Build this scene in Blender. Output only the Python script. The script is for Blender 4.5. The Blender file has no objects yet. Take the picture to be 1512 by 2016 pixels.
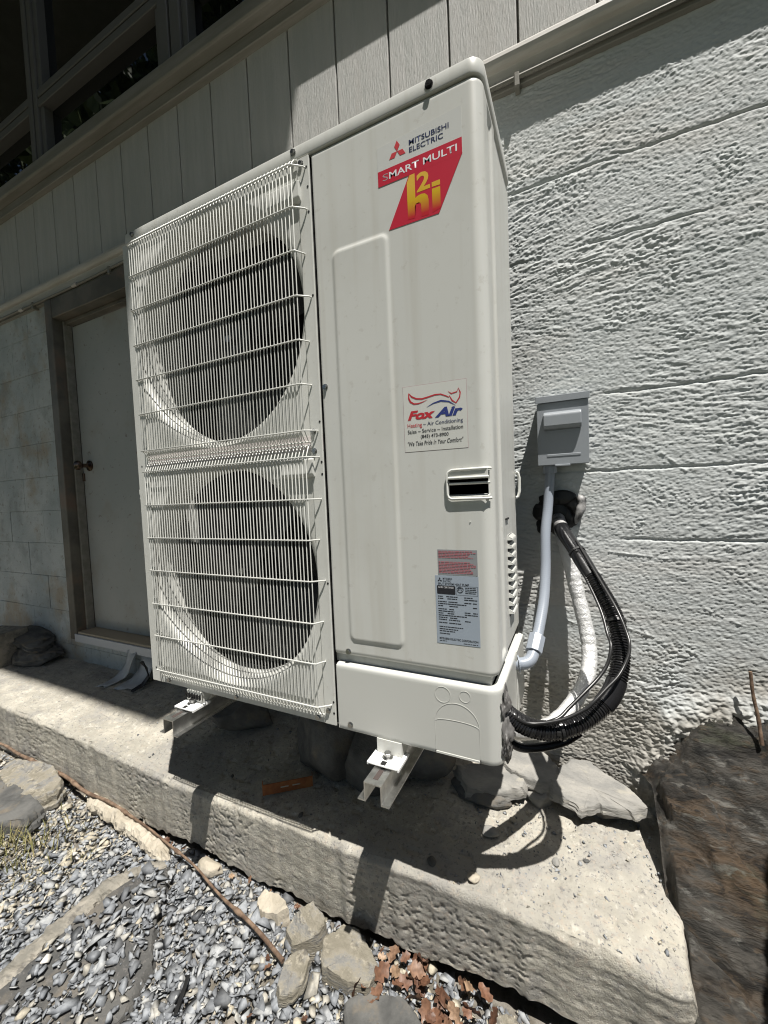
import bpy, bmesh, math, random
import numpy as np
from mathutils import Vector, Matrix

random.seed(7)
rng = np.random.default_rng(7)
SC = bpy.context.scene
COL = SC.collection

# ------------------------------------------------------------------ camera, sky, sun, exposure
def make_camera():
    cd = bpy.data.cameras.new('camera')
    cam = bpy.data.objects.new('camera', cd)
    COL.objects.link(cam)
    yaw, pitch, roll = map(math.radians, (25.78772, 2.76422, -2.42831))
    f = Vector((-math.sin(yaw) * math.cos(pitch), math.cos(yaw) * math.cos(pitch), -math.sin(pitch)))
    r0 = Vector((math.cos(yaw), math.sin(yaw), 0))
    u0 = r0.cross(f)
    r = r0 * math.cos(roll) + u0 * math.sin(roll)
    u = -r0 * math.sin(roll) + u0 * math.cos(roll)
    m = Matrix((r, u, -f)).transposed().to_4x4()
    m.translation = Vector((0.14297, -0.77582, 0.55094))
    cam.matrix_world = m
    cd.sensor_fit = 'HORIZONTAL'
    cd.sensor_width = 36
    cd.lens = 786.018 / 1512 * 36
    cd.clip_start = 0.02
    cd.clip_end = 1000
    SC.camera = cam

make_camera()
TO_SUN = Vector((0.28, -0.25, 1.0)).normalized()
W = bpy.data.worlds.new('World')
SC.world = W
W.use_nodes = True
_n = W.node_tree.nodes
_n.clear()
_sky = _n.new('ShaderNodeTexSky')
_sky.sky_type = 'NISHITA'
_sky.sun_disc = False
_sky.sun_elevation = math.asin(TO_SUN.z)
_sky.sun_rotation = math.atan2(TO_SUN.x, TO_SUN.y)
_bg = _n.new('ShaderNodeBackground')
_bg.inputs['Strength'].default_value = 0.05
_out = _n.new('ShaderNodeOutputWorld')
W.node_tree.links.new(_sky.outputs[0], _bg.inputs[0])
W.node_tree.links.new(_bg.outputs[0], _out.inputs[0])
_sd = bpy.data.lights.new('sun', 'SUN')
_sd.energy = 5.0
_sd.angle = math.radians(0.53)
_sd.color = (1.0, 0.965, 0.91)
_so = bpy.data.objects.new('sun', _sd)
COL.objects.link(_so)
_so.rotation_euler = (-TO_SUN).to_track_quat('-Z', 'Y').to_euler()
_so.location = TO_SUN * 20
SC.view_settings.view_transform = 'Standard'
SC.view_settings.look = 'None'
SC.view_settings.exposure = 0.56
SC.view_settings.gamma = 1.0
SC.view_settings.use_curve_mapping = False
SC.render.engine = 'CYCLES'
SC.cycles.max_bounces = 8
SC.cycles.use_denoising = True
SC.cycles.filter_width = 1.1

# ------------------------------------------------------------------ numpy noise
def _hash(ix, iy, seed):
    h = (ix.astype(np.int64) * 374761393 + iy.astype(np.int64) * 668265263 + seed * 1442695041) & 0xFFFFFFFF
    h = ((h ^ (h >> 13)) * 1274126177) & 0xFFFFFFFF
    h = (h ^ (h >> 16)) & 0xFFFFFF
    return h / float(0xFFFFFF)

def vn(x, y, seed=0):
    x = np.asarray(x, float); y = np.asarray(y, float)
    x, y = np.broadcast_arrays(x, y)
    ix = np.floor(x); iy = np.floor(y)
    fx = x - ix; fy = y - iy
    fx = fx * fx * (3 - 2 * fx); fy = fy * fy * (3 - 2 * fy)
    a = _hash(ix, iy, seed); b = _hash(ix + 1, iy, seed)
    c = _hash(ix, iy + 1, seed); d = _hash(ix + 1, iy + 1, seed)
    return (a * (1 - fx) + b * fx) * (1 - fy) + (c * (1 - fx) + d * fx) * fy

def vr(x, y, seed=0):
    # value noise on two lattices turned against each other, so no grid shows
    return 0.5 * (vn(0.8 * x - 0.6 * y, 0.6 * x + 0.8 * y, seed) + vn(0.92 * x + 0.39 * y + 7.7, -0.39 * x + 0.92 * y + 3.1, seed + 501)) * 1.3 - 0.15

def fbm(x, y, seed=0, o=4):
    s = 0; a = 0.5; t = 0
    for i in range(o):
        s = s + a * vn(x, y, seed + i * 17); t += a
        x = np.asarray(x) * 2.03 + 5.1; y = np.asarray(y) * 2.01 + 3.7; a *= 0.5
    return s / t

def sstep(a, b, x):
    t = np.clip((np.asarray(x, float) - a) / (b - a), 0, 1)
    return t * t * (3 - 2 * t)

# ------------------------------------------------------------------ mesh helpers
class MB:
    def __init__(s):
        s.v = []; s.f = []
    def add(s, v, f):
        o = len(s.v)
        s.v += [tuple(p) for p in v]
        s.f += [tuple(i + o for i in q) for q in f]
        return s
    def box(s, x0, x1, y0, y1, z0, z1):
        v = [(x, y, z) for z in (z0, z1) for y in (y0, y1) for x in (x0, x1)]
        return s.add(v, [(0, 2, 3, 1), (4, 5, 7, 6), (0, 1, 5, 4), (2, 6, 7, 3), (0, 4, 6, 2), (1, 3, 7, 5)])
    def tube(s, path, r, n=8, cap=True):
        P = [Vector(p) for p in path]
        R = r if hasattr(r, '__len__') else [r] * len(P)
        up = None; rings = []
        for i, p in enumerate(P):
            t = (P[min(i + 1, len(P) - 1)] - P[max(i - 1, 0)]).normalized()
            if up is None:
                up = Vector((0, 0, 1)) if abs(t.z) < 0.9 else Vector((1, 0, 0))
            b = t.cross(up).normalized(); up = b.cross(t).normalized()
            rings.append([p + (b * math.cos(a) + up * math.sin(a)) * R[i] for a in [2 * math.pi * k / n for k in range(n)]])
        v = [q for g in rings for q in g]
        f = []
        for i in range(len(P) - 1):
            for k in range(n):
                f.append((i * n + k, i * n + (k + 1) % n, (i + 1) * n + (k + 1) % n, (i + 1) * n + k))
        if cap:
            f.append(tuple(range(n))[::-1]); f.append(tuple(range((len(P) - 1) * n, len(P) * n)))
        return s.add(v, f)
    def cyl(s, a, b, r, n=16):
        return s.tube([a, b], r, n)
    def prism(s, poly, axis, a, b):
        """poly: 2-D points; extruded along axis (0,1,2) from a to b"""
        def mk(p, t):
            q = [p[0], p[1]]; q.insert(axis, t); return tuple(q)
        n = len(poly)
        v = [mk(p, a) for p in poly] + [mk(p, b) for p in poly]
        f = [tuple(range(n)), tuple(range(2 * n - 1, n - 1, -1))]
        f += [(i, n + i, n + (i + 1) % n, (i + 1) % n) for i in range(n)]
        return s.add(v, f)
    def build(s, name, mat, parent=None, bevel=0, seg=2, smooth=False, loc=None):
        me = bpy.data.meshes.new(name)
        bm = bmesh.new()
        vs = [bm.verts.new(p) for p in s.v]
        for q in s.f:
            try:
                bm.faces.new([vs[i] for i in q])
            except ValueError:
                pass
        bmesh.ops.recalc_face_normals(bm, faces=bm.faces)
        if bevel:
            es = [e for e in bm.edges if len(e.link_faces) == 2 and e.calc_face_angle(0) > 0.5]
            bmesh.ops.bevel(bm, geom=es, offset=bevel, segments=seg, affect='EDGES', profile=0.6, clamp_overlap=True)
        bm.to_mesh(me); bm.free()
        if smooth or bevel:
            me.shade_smooth() if smooth == True else None
        return obj(name, me, mat, parent, loc)

def obj(name, me, mat, parent=None, loc=None):
    o = bpy.data.objects.new(name, me)
    COL.objects.link(o)
    if mat and not me.materials:
        for m in (mat if isinstance(mat, (list, tuple)) else [mat]):
            me.materials.append(m)
    if parent: o.parent = parent
    if loc: o.location = loc
    return o

def smooth_angle(o, deg=35):
    me = o.data
    me.shade_smooth()
    try:
        me.set_sharp_from_angle(angle=math.radians(deg))
    except Exception:
        pass
    return o

def grid_mesh(name, X, Y, Z, keep=None):
    """quad grid from 2-D arrays, fast"""
    nr, nc = X.shape
    co = np.stack([X, Y, Z], -1).reshape(-1, 3).astype(np.float32)
    i = np.arange(nr * nc).reshape(nr, nc)
    q = np.stack([i[:-1, :-1], i[:-1, 1:], i[1:, 1:], i[1:, :-1]], -1).reshape(-1, 4)
    if keep is not None: q = q[keep.reshape(-1)]
    return raw_mesh(name, co, q, True)

def raw_mesh(name, co, faces, smooth=False):
    me = bpy.data.meshes.new(name)
    k = faces.shape[1]; n = len(faces)
    me.vertices.add(len(co)); me.vertices.foreach_set('co', np.asarray(co, np.float32).ravel())
    me.loops.add(n * k); me.loops.foreach_set('vertex_index', faces.astype(np.int32).ravel())
    me.polygons.add(n)
    me.polygons.foreach_set('loop_start', np.arange(0, n * k, k, dtype=np.int32))
    me.polygons.foreach_set('loop_total', np.full(n, k, np.int32))
    me.update(calc_edges=True)
    me.validate()
    if smooth: me.shade_smooth()
    return me

def empty(name, loc=(0, 0, 0)):
    o = bpy.data.objects.new(name, None)
    COL.objects.link(o); o.location = loc; o.empty_display_size = 0.05
    return o

def tag(o, label=None, cat=None, group=None, kind=None):
    if label: o['label'] = label
    if cat: o['category'] = cat
    if group: o['group'] = group
    if kind: o['kind'] = kind
    return o

# ------------------------------------------------------------------ materials
def mat(name, col, rough=0.6, metal=0.0, spec=0.5, var=None, vscale=8.0, bump=0.0, bscale=80.0, bdist=0.002, coat=0.0, stretch=None, detail=6.0, layers=None, pits=0.0, pscale=60.0, dirt=None, streaks=None, perobj=False):
    m = bpy.data.materials.new(name); m.use_nodes = True
    nt = m.node_tree; N = nt.nodes; L = nt.links
    b = N['Principled BSDF']
    b.inputs['Base Color'].default_value = (*col, 1)
    b.inputs['Roughness'].default_value = rough
    b.inputs['Metallic'].default_value = metal
    b.inputs['Specular IOR Level'].default_value = spec
    if coat:
        b.inputs['Coat Weight'].default_value = coat; b.inputs['Coat Roughness'].default_value = 0.15
    tc = N.new('ShaderNodeTexCoord'); src = tc.outputs['Object']
    if perobj:
        oi = N.new('ShaderNodeObjectInfo'); sc_ = N.new('ShaderNodeVectorMath'); sc_.operation = 'MULTIPLY_ADD'
        sc_.inputs[1].default_value = (3.7, 5.1, 7.3); L.new(oi.outputs['Random'], sc_.inputs[0]); L.new(src, sc_.inputs[2]); src = sc_.outputs[0]
    if stretch:
        mp = N.new('ShaderNodeMapping'); mp.inputs['Scale'].default_value = stretch
        L.new(src, mp.inputs['Vector']); src = mp.outputs[0]
    cur = None
    def noise(scale, det=6.0, rg=0.6, dist=0.0, vec=None):
        t = N.new('ShaderNodeTexNoise'); t.inputs['Scale'].default_value = scale
        t.inputs['Detail'].default_value = det; t.inputs['Roughness'].default_value = rg
        t.inputs['Distortion'].default_value = dist
        L.new(vec or src, t.inputs['Vector']); return t
    if var:
        t = noise(vscale, detail)
        r = N.new('ShaderNodeValToRGB')
        r.color_ramp.elements[0].position = 0.39; r.color_ramp.elements[1].position = 0.61
        r.color_ramp.elements[0].color = (*var[0], 1); r.color_ramp.elements[1].color = (*var[1], 1)
        for i, c in enumerate(var[2:]):
            e = r.color_ramp.elements.new(0.3 + 0.4 * (i + 1) / (len(var) - 1)); e.color = (*c, 1)
        L.new(t.outputs['Fac'], r.inputs['Fac']); cur = r.outputs['Color']
    for (lc, ls, lo, hi, amt) in (layers or []):
        t = noise(ls, 8.0, 0.65)
        r = N.new('ShaderNodeMapRange'); r.inputs['From Min'].default_value = 0.5 + (lo - 0.5) * 0.62; r.inputs['From Max'].default_value = 0.5 + (hi - 0.5) * 0.62
        r.inputs['To Max'].default_value = amt
        L.new(t.outputs['Fac'], r.inputs['Value'])
        mx = N.new('ShaderNodeMix'); mx.data_type = 'RGBA'
        L.new(r.outputs[0], mx.inputs['Factor'])
        if cur: L.new(cur, mx.inputs['A'])
        else: mx.inputs['A'].default_value = (*col, 1)
        mx.inputs['B'].default_value = (*lc, 1)
        cur = mx.outputs['Result']
    if streaks:
        mp2 = N.new('ShaderNodeMapping'); mp2.inputs['Scale'].default_value = (38, 38, 1.6); L.new(tc.outputs['Object'], mp2.inputs['Vector'])
        t = N.new('ShaderNodeTexNoise'); t.inputs['Scale'].default_value = 1.0; t.inputs['Detail'].default_value = 5; L.new(mp2.outputs[0], t.inputs['Vector'])
        r = N.new('ShaderNodeMapRange'); r.inputs['From Min'].default_value = 0.5; r.inputs['From Max'].default_value = 0.72; r.inputs['To Max'].default_value = streaks[1]
        L.new(t.outputs['Fac'], r.inputs['Value'])
        mx = N.new('ShaderNodeMix'); mx.data_type = 'RGBA'; L.new(r.outputs[0], mx.inputs['Factor'])
        if cur: L.new(cur, mx.inputs['A'])
        else: mx.inputs['A'].default_value = (*col, 1)
        mx.inputs['B'].default_value = (*streaks[0], 1); cur = mx.outputs['Result']
    if dirt:
        sp = N.new('ShaderNodeSeparateXYZ'); L.new(tc.outputs['Object'], sp.inputs[0])
        t = N.new('ShaderNodeTexNoise'); t.inputs['Scale'].default_value = 9; t.inputs['Detail'].default_value = 8; L.new(tc.outputs['Object'], t.inputs['Vector'])
        ad = N.new('ShaderNodeMath'); ad.operation = 'MULTIPLY_ADD'; ad.inputs[1].default_value = 0.9; L.new(t.outputs['Fac'], ad.inputs[0]); L.new(sp.outputs['Z'], ad.inputs[2])
        r = N.new('ShaderNodeMapRange'); r.inputs['From Min'].default_value = dirt[1] + 0.45; r.inputs['From Max'].default_value = dirt[0] + 0.45; r.inputs['To Max'].default_value = dirt[3]
        L.new(ad.outputs[0], r.inputs['Value'])
        mx = N.new('ShaderNodeMix'); mx.data_type = 'RGBA'; L.new(r.outputs[0], mx.inputs['Factor'])
        if cur: L.new(cur, mx.inputs['A'])
        else: mx.inputs['A'].default_value = (*col, 1)
        mx.inputs['B'].default_value = (*dirt[2], 1); cur = mx.outputs['Result']
    if cur: L.new(cur, b.inputs['Base Color'])
    nrm = None
    if bump:
        t = noise(bscale, 8.0, 0.7)
        bp = N.new('ShaderNodeBump'); bp.inputs['Strength'].default_value = bump; bp.inputs['Distance'].default_value = bdist
        L.new(t.outputs['Fac'], bp.inputs['Height']); nrm = bp.outputs[0]
    if pits:
        t = N.new('ShaderNodeTexVoronoi'); t.inputs['Scale'].default_value = pscale
        L.new(src, t.inputs['Vector'])
        r = N.new('ShaderNodeMapRange'); r.inputs['From Max'].default_value = 0.25
        L.new(t.outputs['Distance'], r.inputs['Value'])
        bp = N.new('ShaderNodeBump'); bp.inputs['Strength'].default_value = pits; bp.inputs['Distance'].default_value = 0.002
        L.new(r.outputs[0], bp.inputs['Height'])
        if nrm: L.new(nrm, bp.inputs['Normal'])
        nrm = bp.outputs[0]
    if nrm: L.new(nrm, b.inputs['Normal'])
    return m

def leafmat():
    m = bpy.data.materials.new('dry_leaf'); m.use_nodes = True
    N = m.node_tree.nodes; L = m.node_tree.links; b = N['Principled BSDF']; b.inputs['Roughness'].default_value = 0.55
    oi = N.new('ShaderNodeObjectInfo'); r = N.new('ShaderNodeValToRGB')
    e = r.color_ramp.elements; e[0].color = (0.07, 0.034, 0.02, 1); e[1].color = (0.36, 0.25, 0.16, 1)
    for p, c in ((0.35, (0.12, 0.058, 0.034)), (0.6, (0.17, 0.085, 0.05)), (0.8, (0.22, 0.135, 0.085))):
        q = e.new(p); q.color = (*c, 1)
    L.new(oi.outputs['Random'], r.inputs['Fac'])
    tc = N.new('ShaderNodeTexCoord'); t = N.new('ShaderNodeTexNoise'); t.inputs['Scale'].default_value = 5; t.inputs['Detail'].default_value = 6
    L.new(tc.outputs['Object'], t.inputs['Vector'])
    mx = N.new('ShaderNodeMix'); mx.data_type = 'RGBA'; mx.blend_type = 'MULTIPLY'; mx.inputs['Factor'].default_value = 0.7
    rr = N.new('ShaderNodeValToRGB'); rr.color_ramp.elements[0].position = 0.35; rr.color_ramp.elements[1].position = 0.65
    rr.color_ramp.elements[0].color = (0.45, 0.42, 0.4, 1); rr.color_ramp.elements[1].color = (1.2, 1.2, 1.2, 1)
    L.new(t.outputs['Fac'], rr.inputs['Fac']); L.new(r.outputs[0], mx.inputs['A']); L.new(rr.outputs[0], mx.inputs['B'])
    L.new(mx.outputs['Result'], b.inputs['Base Color'])
    return m

M = {}
M['paint'] = mat('ivory_enamel', (0.60, 0.602, 0.565), 0.36, bump=0.05, bscale=300, bdist=0.0006, layers=[((0.53, 0.525, 0.48), 3.0, 0.5, 0.75, 0.5), ((0.43, 0.41, 0.36), 45, 0.66, 0.76, 0.35)], streaks=((0.50, 0.485, 0.43), 0.45))
M['side'] = mat('ivory_enamel_glossy', (0.60, 0.602, 0.565), 0.22, bump=0.05, bscale=500, bdist=0.0004)
M['wire'] = mat('coated_wire', (0.66, 0.66, 0.62), 0.38)
M['shroud'] = mat('fan_shroud_plastic', (0.60, 0.602, 0.565), 0.45, layers=[((0.5, 0.48, 0.43), 9, 0.5, 0.8, 0.3)])
M['dark'] = mat('interior_shade_black', (0.008, 0.008, 0.008), 0.7)  # near-black colour stands in for the shade inside openings and holes
M['blade'] = mat('fan_blade', (0.015, 0.015, 0.015), 0.5)
M['fin'] = mat('coil_fins', (0.02, 0.02, 0.02), 0.6)
M['pinkish'] = mat('cross_rail_paint', (0.60, 0.55, 0.53), 0.45)
M['screw'] = mat('screw_steel', (0.42, 0.42, 0.41), 0.3, metal=1.0)
M['blackscrew'] = mat('black_screw', (0.03, 0.03, 0.03), 0.35, metal=0.6)
M['galv'] = mat('galvanised_steel', (0.58, 0.58, 0.57), 0.33, metal=1.0, var=((0.5, 0.5, 0.49), (0.68, 0.68, 0.66)), vscale=40, bump=0.05, bscale=60)
M['foot'] = mat('white_foot_plate', (0.82, 0.82, 0.8), 0.4)
M['stucco'] = mat('parged_wall_paint', (0.55, 0.57, 0.565), 0.75, var=((0.50, 0.525, 0.52), (0.585, 0.6, 0.59)), vscale=5, bump=0.55, bscale=150, bdist=0.003, stretch=(0.22, 1, 1), dirt=(-0.12, 0.10, (0.30, 0.275, 0.235), 0.75),
                  layers=[((0.50, 0.47, 0.43), 3.2, 0.58, 0.75, 0.45), ((0.44, 0.47, 0.44), 14, 0.6, 0.8, 0.35), ((0.38, 0.38, 0.36), 60, 0.64, 0.74, 0.35)])
M['block'] = mat('painted_block', (0.44, 0.475, 0.475), 0.8, var=((0.37, 0.41, 0.415), (0.49, 0.52, 0.515)), vscale=4, bump=0.6, bscale=90, bdist=0.004,
                 layers=[((0.34, 0.28, 0.20), 2.6, 0.54, 0.74, 0.8), ((0.27, 0.29, 0.29), 6, 0.54, 0.72, 0.6), ((0.2, 0.17, 0.13), 30, 0.62, 0.72, 0.5)])
M['mortar'] = mat('mortar_joint', (0.2, 0.2, 0.19), 0.9)
M['siding'] = mat('siding_paint', (0.47, 0.465, 0.44), 0.62, var=((0.44, 0.44, 0.415), (0.50, 0.49, 0.465)), vscale=6, bump=1.0, bscale=42, bdist=0.004, stretch=(6, 6, 0.55), perobj=True, layers=[((0.40, 0.385, 0.35), 3, 0.56, 0.74, 0.4)])
M['trim'] = mat('taupe_trim_paint', (0.22, 0.21, 0.18), 0.55, var=((0.19, 0.18, 0.15), (0.25, 0.235, 0.205)), vscale=5, bump=0.2, bscale=60, stretch=(0.5, 5, 5))
M['litrim'] = mat('ledge_paint', (0.46, 0.445, 0.40), 0.55, var=((0.42, 0.40, 0.36), (0.5, 0.48, 0.44)), vscale=9, bump=0.25, bscale=50, stretch=(0.6, 4, 4))
M['casing'] = mat('door_casing_paint', (0.12, 0.11, 0.09), 0.5, var=((0.09, 0.083, 0.067), (0.15, 0.135, 0.11)), vscale=6, layers=[((0.2, 0.1, 0.06), 3, 0.55, 0.75, 0.5)])
M['winframe'] = mat('window_frame_paint', (0.13, 0.125, 0.12), 0.45)
M['glass'] = mat('window_glass', (0.004, 0.005, 0.005), 0.015, spec=0.5)
M['door'] = mat('door_paint', (0.37, 0.38, 0.365), 0.55, var=((0.345, 0.36, 0.345), (0.40, 0.405, 0.385)), vscale=2, bump=0.08, bscale=25, layers=[((0.31, 0.27, 0.22), 3.5, 0.56, 0.78, 0.5), ((0.16, 0.13, 0.10), 30, 0.68, 0.76, 0.6)])
M['bronze'] = mat('aged_bronze', (0.16, 0.11, 0.085), 0.25, metal=1.0)
M['wood'] = mat('bare_wood', (0.42, 0.35, 0.25), 0.7, bump=0.3, bscale=40, stretch=(0.4, 6, 6))
M['bluestrip'] = mat('aluminium_strip', (0.42, 0.45, 0.50), 0.45, metal=0.3)
M['flash'] = mat('membrane_flashing', (0.44, 0.46, 0.48), 0.5, var=((0.38, 0.40, 0.41), (0.52, 0.53, 0.54)), vscale=10)
M['flashblack'] = mat('black_membrane', (0.02, 0.02, 0.022), 0.5)
M['concrete'] = mat('old_concrete', (0.42, 0.39, 0.325), 0.9, var=((0.34, 0.32, 0.27), (0.47, 0.44, 0.37)), vscale=9, bump=0.8, bscale=140, bdist=0.004, pits=0.4, pscale=110,
                    layers=[((0.33, 0.32, 0.29), 30, 0.56, 0.7, 0.5), ((0.58, 0.55, 0.48), 55, 0.6, 0.72, 0.6), ((0.28, 0.268, 0.24), 2.4, 0.5, 0.70, 0.75), ((0.27, 0.26, 0.24), 8, 0.55, 0.68, 0.6), ((0.17, 0.16, 0.155), 120, 0.62, 0.69, 0.7), ((0.38, 0.32, 0.26), 75, 0.60, 0.68, 0.45), ((0.15, 0.145, 0.14), 45, 0.70, 0.74, 0.5)])
M['boxgrey'] = mat('grey_enamel', (0.27, 0.29, 0.31), 0.38, bump=0.04, bscale=600, bdist=0.0003)
M['conduit'] = mat('grey_conduit_pvc', (0.27, 0.30, 0.345), 0.33)
M['hose'] = mat('black_corrugated_plastic', (0.014, 0.014, 0.015), 0.26)
M['tape'] = mat('black_tape', (0.014, 0.014, 0.015), 0.16, bump=0.3, bscale=60)
M['foam'] = mat('weathered_insulation', (0.16, 0.155, 0.15), 0.5, var=((0.05, 0.05, 0.05), (0.42, 0.41, 0.4)), vscale=30, bump=0.6, bscale=50)
M['foil'] = mat('aluminium_foil', (0.80, 0.80, 0.79), 0.36, metal=0.35, bump=1.0, bscale=60, bdist=0.006)
M['cable'] = mat('black_cable', (0.02, 0.02, 0.02), 0.3)
M['putty'] = mat('duct_putty', (0.12, 0.115, 0.11), 0.5, bump=0.5, bscale=60, var=((0.08, 0.076, 0.072), (0.16, 0.155, 0.15)), vscale=25)
M['darkputty'] = mat('dark_putty', (0.012, 0.012, 0.012), 0.45, bump=0.5, bscale=60)
M['rust'] = mat('rusty_steel', (0.24, 0.085, 0.025), 0.8, var=((0.19, 0.06, 0.018), (0.3, 0.115, 0.035)), vscale=25, bump=0.2, bscale=200)
def rockmat(name, a, b, extra=None, sc=12, st=None, bump=0.7, bs=40, bd=0.006):
    return mat(name, a, 0.8, var=(a, b), vscale=sc, bump=bump, bscale=bs, bdist=bd, stretch=st, layers=extra)
M['slate'] = rockmat('grey_slate', (0.22, 0.215, 0.20), (0.32, 0.305, 0.275), [((0.4, 0.37, 0.30), 25, 0.6, 0.75, 0.5)], 10, (1, 1, 5))
M['darkstone'] = rockmat('dark_fieldstone', (0.065, 0.065, 0.062), (0.13, 0.128, 0.12), [((0.2, 0.16, 0.11), 15, 0.55, 0.75, 0.5)], 10)
M['outcrop'] = rockmat('shale_outcrop', (0.028, 0.026, 0.022), (0.062, 0.056, 0.047), [((0.075, 0.047, 0.024), 5.5, 0.50, 0.62, 0.95), ((0.15, 0.145, 0.13), 24, 0.60, 0.70, 0.7), ((0.007, 0.007, 0.006), 11, 0.52, 0.62, 0.9), ((0.036, 0.042, 0.02), 6.0, 0.60, 0.72, 0.6), ((0.085, 0.058, 0.034), 40, 0.58, 0.68, 0.5)], 16, (0.45, 1.5, 1.5), 1.0, 70, 0.010)
M['tanstone'] = rockmat('tan_fieldstone', (0.21, 0.19, 0.145), (0.34, 0.31, 0.25), [((0.19, 0.19, 0.185), 14, 0.48, 0.62, 0.85), ((0.42, 0.38, 0.30), 40, 0.58, 0.7, 0.6), ((0.10, 0.085, 0.06), 30, 0.6, 0.7, 0.6)], 14, (1, 1, 4), 1.0, 60, 0.008)
M['mortarlump'] = rockmat('cream_mortar', (0.36, 0.32, 0.25), (0.48, 0.43, 0.345), [((0.3, 0.27, 0.22), 40, 0.58, 0.72, 0.6)], 20)
M['flagtop'] = rockmat('dark_flagstone', (0.06, 0.06, 0.058), (0.10, 0.098, 0.092), [((0.2, 0.17, 0.13), 6, 0.54, 0.72, 0.6), ((0.16, 0.15, 0.14), 90, 0.58, 0.68, 0.6)], 9, None, 0.8, 90, 0.005)
M['flagrim'] = rockmat('flagstone_rim', (0.17, 0.16, 0.135), (0.30, 0.275, 0.23), [((0.11, 0.105, 0.095), 22, 0.56, 0.68, 0.7)], 18)
M['soil'] = mat('dusty_soil', (0.20, 0.18, 0.15), 0.95, var=((0.13, 0.115, 0.09), (0.25, 0.23, 0.20)), vscale=25, bump=0.8, bscale=150, bdist=0.006)
M['added_lawn'] = mat('added_lawn_turf', (0.04, 0.06, 0.02), 0.9, var=((0.028, 0.045, 0.012), (0.06, 0.075, 0.028)), vscale=3, bump=1.0, bscale=60, bdist=0.02)
M['leaf'] = leafmat()
M['stick'] = mat('dead_branch_bark', (0.14, 0.085, 0.055), 0.85, var=((0.09, 0.055, 0.035), (0.22, 0.15, 0.10)), vscale=40, bump=0.6, bscale=200)
M['grass'] = mat('dry_grass', (0.16, 0.15, 0.045), 0.7, var=((0.09, 0.10, 0.025), (0.26, 0.22, 0.10)), vscale=30)
M['blackplastic'] = mat('black_plastic', (0.015, 0.015, 0.015), 0.35)
M['roof'] = mat('soffit_paint', (0.20, 0.19, 0.17), 0.6, var=((0.18, 0.17, 0.15), (0.22, 0.21, 0.19)), vscale=4)
M['bark'] = mat('tree_bark', (0.10, 0.08, 0.06), 0.9, bump=0.6, bscale=30)
M['foliage'] = mat('tree_foliage', (0.05, 0.085, 0.02), 0.6, var=((0.035, 0.065, 0.014), (0.085, 0.12, 0.03)), vscale=2)
M['red'] = mat('red_print', (0.52, 0.025, 0.05), 0.35)
M['logored'] = mat('logo_red_print', (0.55, 0.05, 0.06), 0.4)
M['navy'] = mat('navy_print', (0.02, 0.03, 0.09), 0.4)
M['foxred'] = mat('fox_red_print', (0.5, 0.03, 0.04), 0.4)
M['foxblue'] = mat('fox_blue_print', (0.03, 0.045, 0.20), 0.4)
M['whiteprint'] = mat('white_print', (0.8, 0.8, 0.82), 0.4)
M['silverprint'] = mat('worn_print', (0.42, 0.30, 0.31), 0.3)
M['blackprint'] = mat('black_print', (0.02, 0.02, 0.025), 0.45)
M['stickerwhite'] = mat('vinyl_sticker', (0.62, 0.62, 0.575), 0.3)
M['film'] = mat('clear_film', (0.60, 0.605, 0.578), 0.15)
M['ratingpaper'] = mat('rating_plate', (0.34, 0.39, 0.45), 0.35)
M['warnpaper'] = mat('warning_plate', (0.27, 0.28, 0.29), 0.4)
M['warnred'] = mat('warning_red_print', (0.42, 0.16, 0.18), 0.45)
def gradmat():
    m = bpy.data.materials.new('yellow_to_red_print'); m.use_nodes = True
    N = m.node_tree.nodes; L = m.node_tree.links; b = N['Principled BSDF']; b.inputs['Roughness'].default_value = 0.35
    tc = N.new('ShaderNodeTexCoord'); sp = N.new('ShaderNodeSeparateXYZ'); r = N.new('ShaderNodeValToRGB')
    mr = N.new('ShaderNodeMapRange'); mr.inputs['From Min'].default_value = 1.092; mr.inputs['From Max'].default_value = 1.178
    L.new(tc.outputs['Object'], sp.inputs[0]); L.new(sp.outputs['Z'], mr.inputs['Value']); L.new(mr.outputs[0], r.inputs['Fac'])
    r.color_ramp.elements[0].color = (0.50, 0.02, 0.03, 1); r.color_ramp.elements[0].position = 0.05
    r.color_ramp.elements[1].color = (0.72, 0.44, 0.06, 1); r.color_ramp.elements[1].position = 0.75
    e = r.color_ramp.elements.new(0.42); e.color = (0.62, 0.40, 0.015, 1)
    L.new(r.outputs[0], b.inputs['Base Color'])
    return m
M['grad'] = gradmat()
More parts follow.
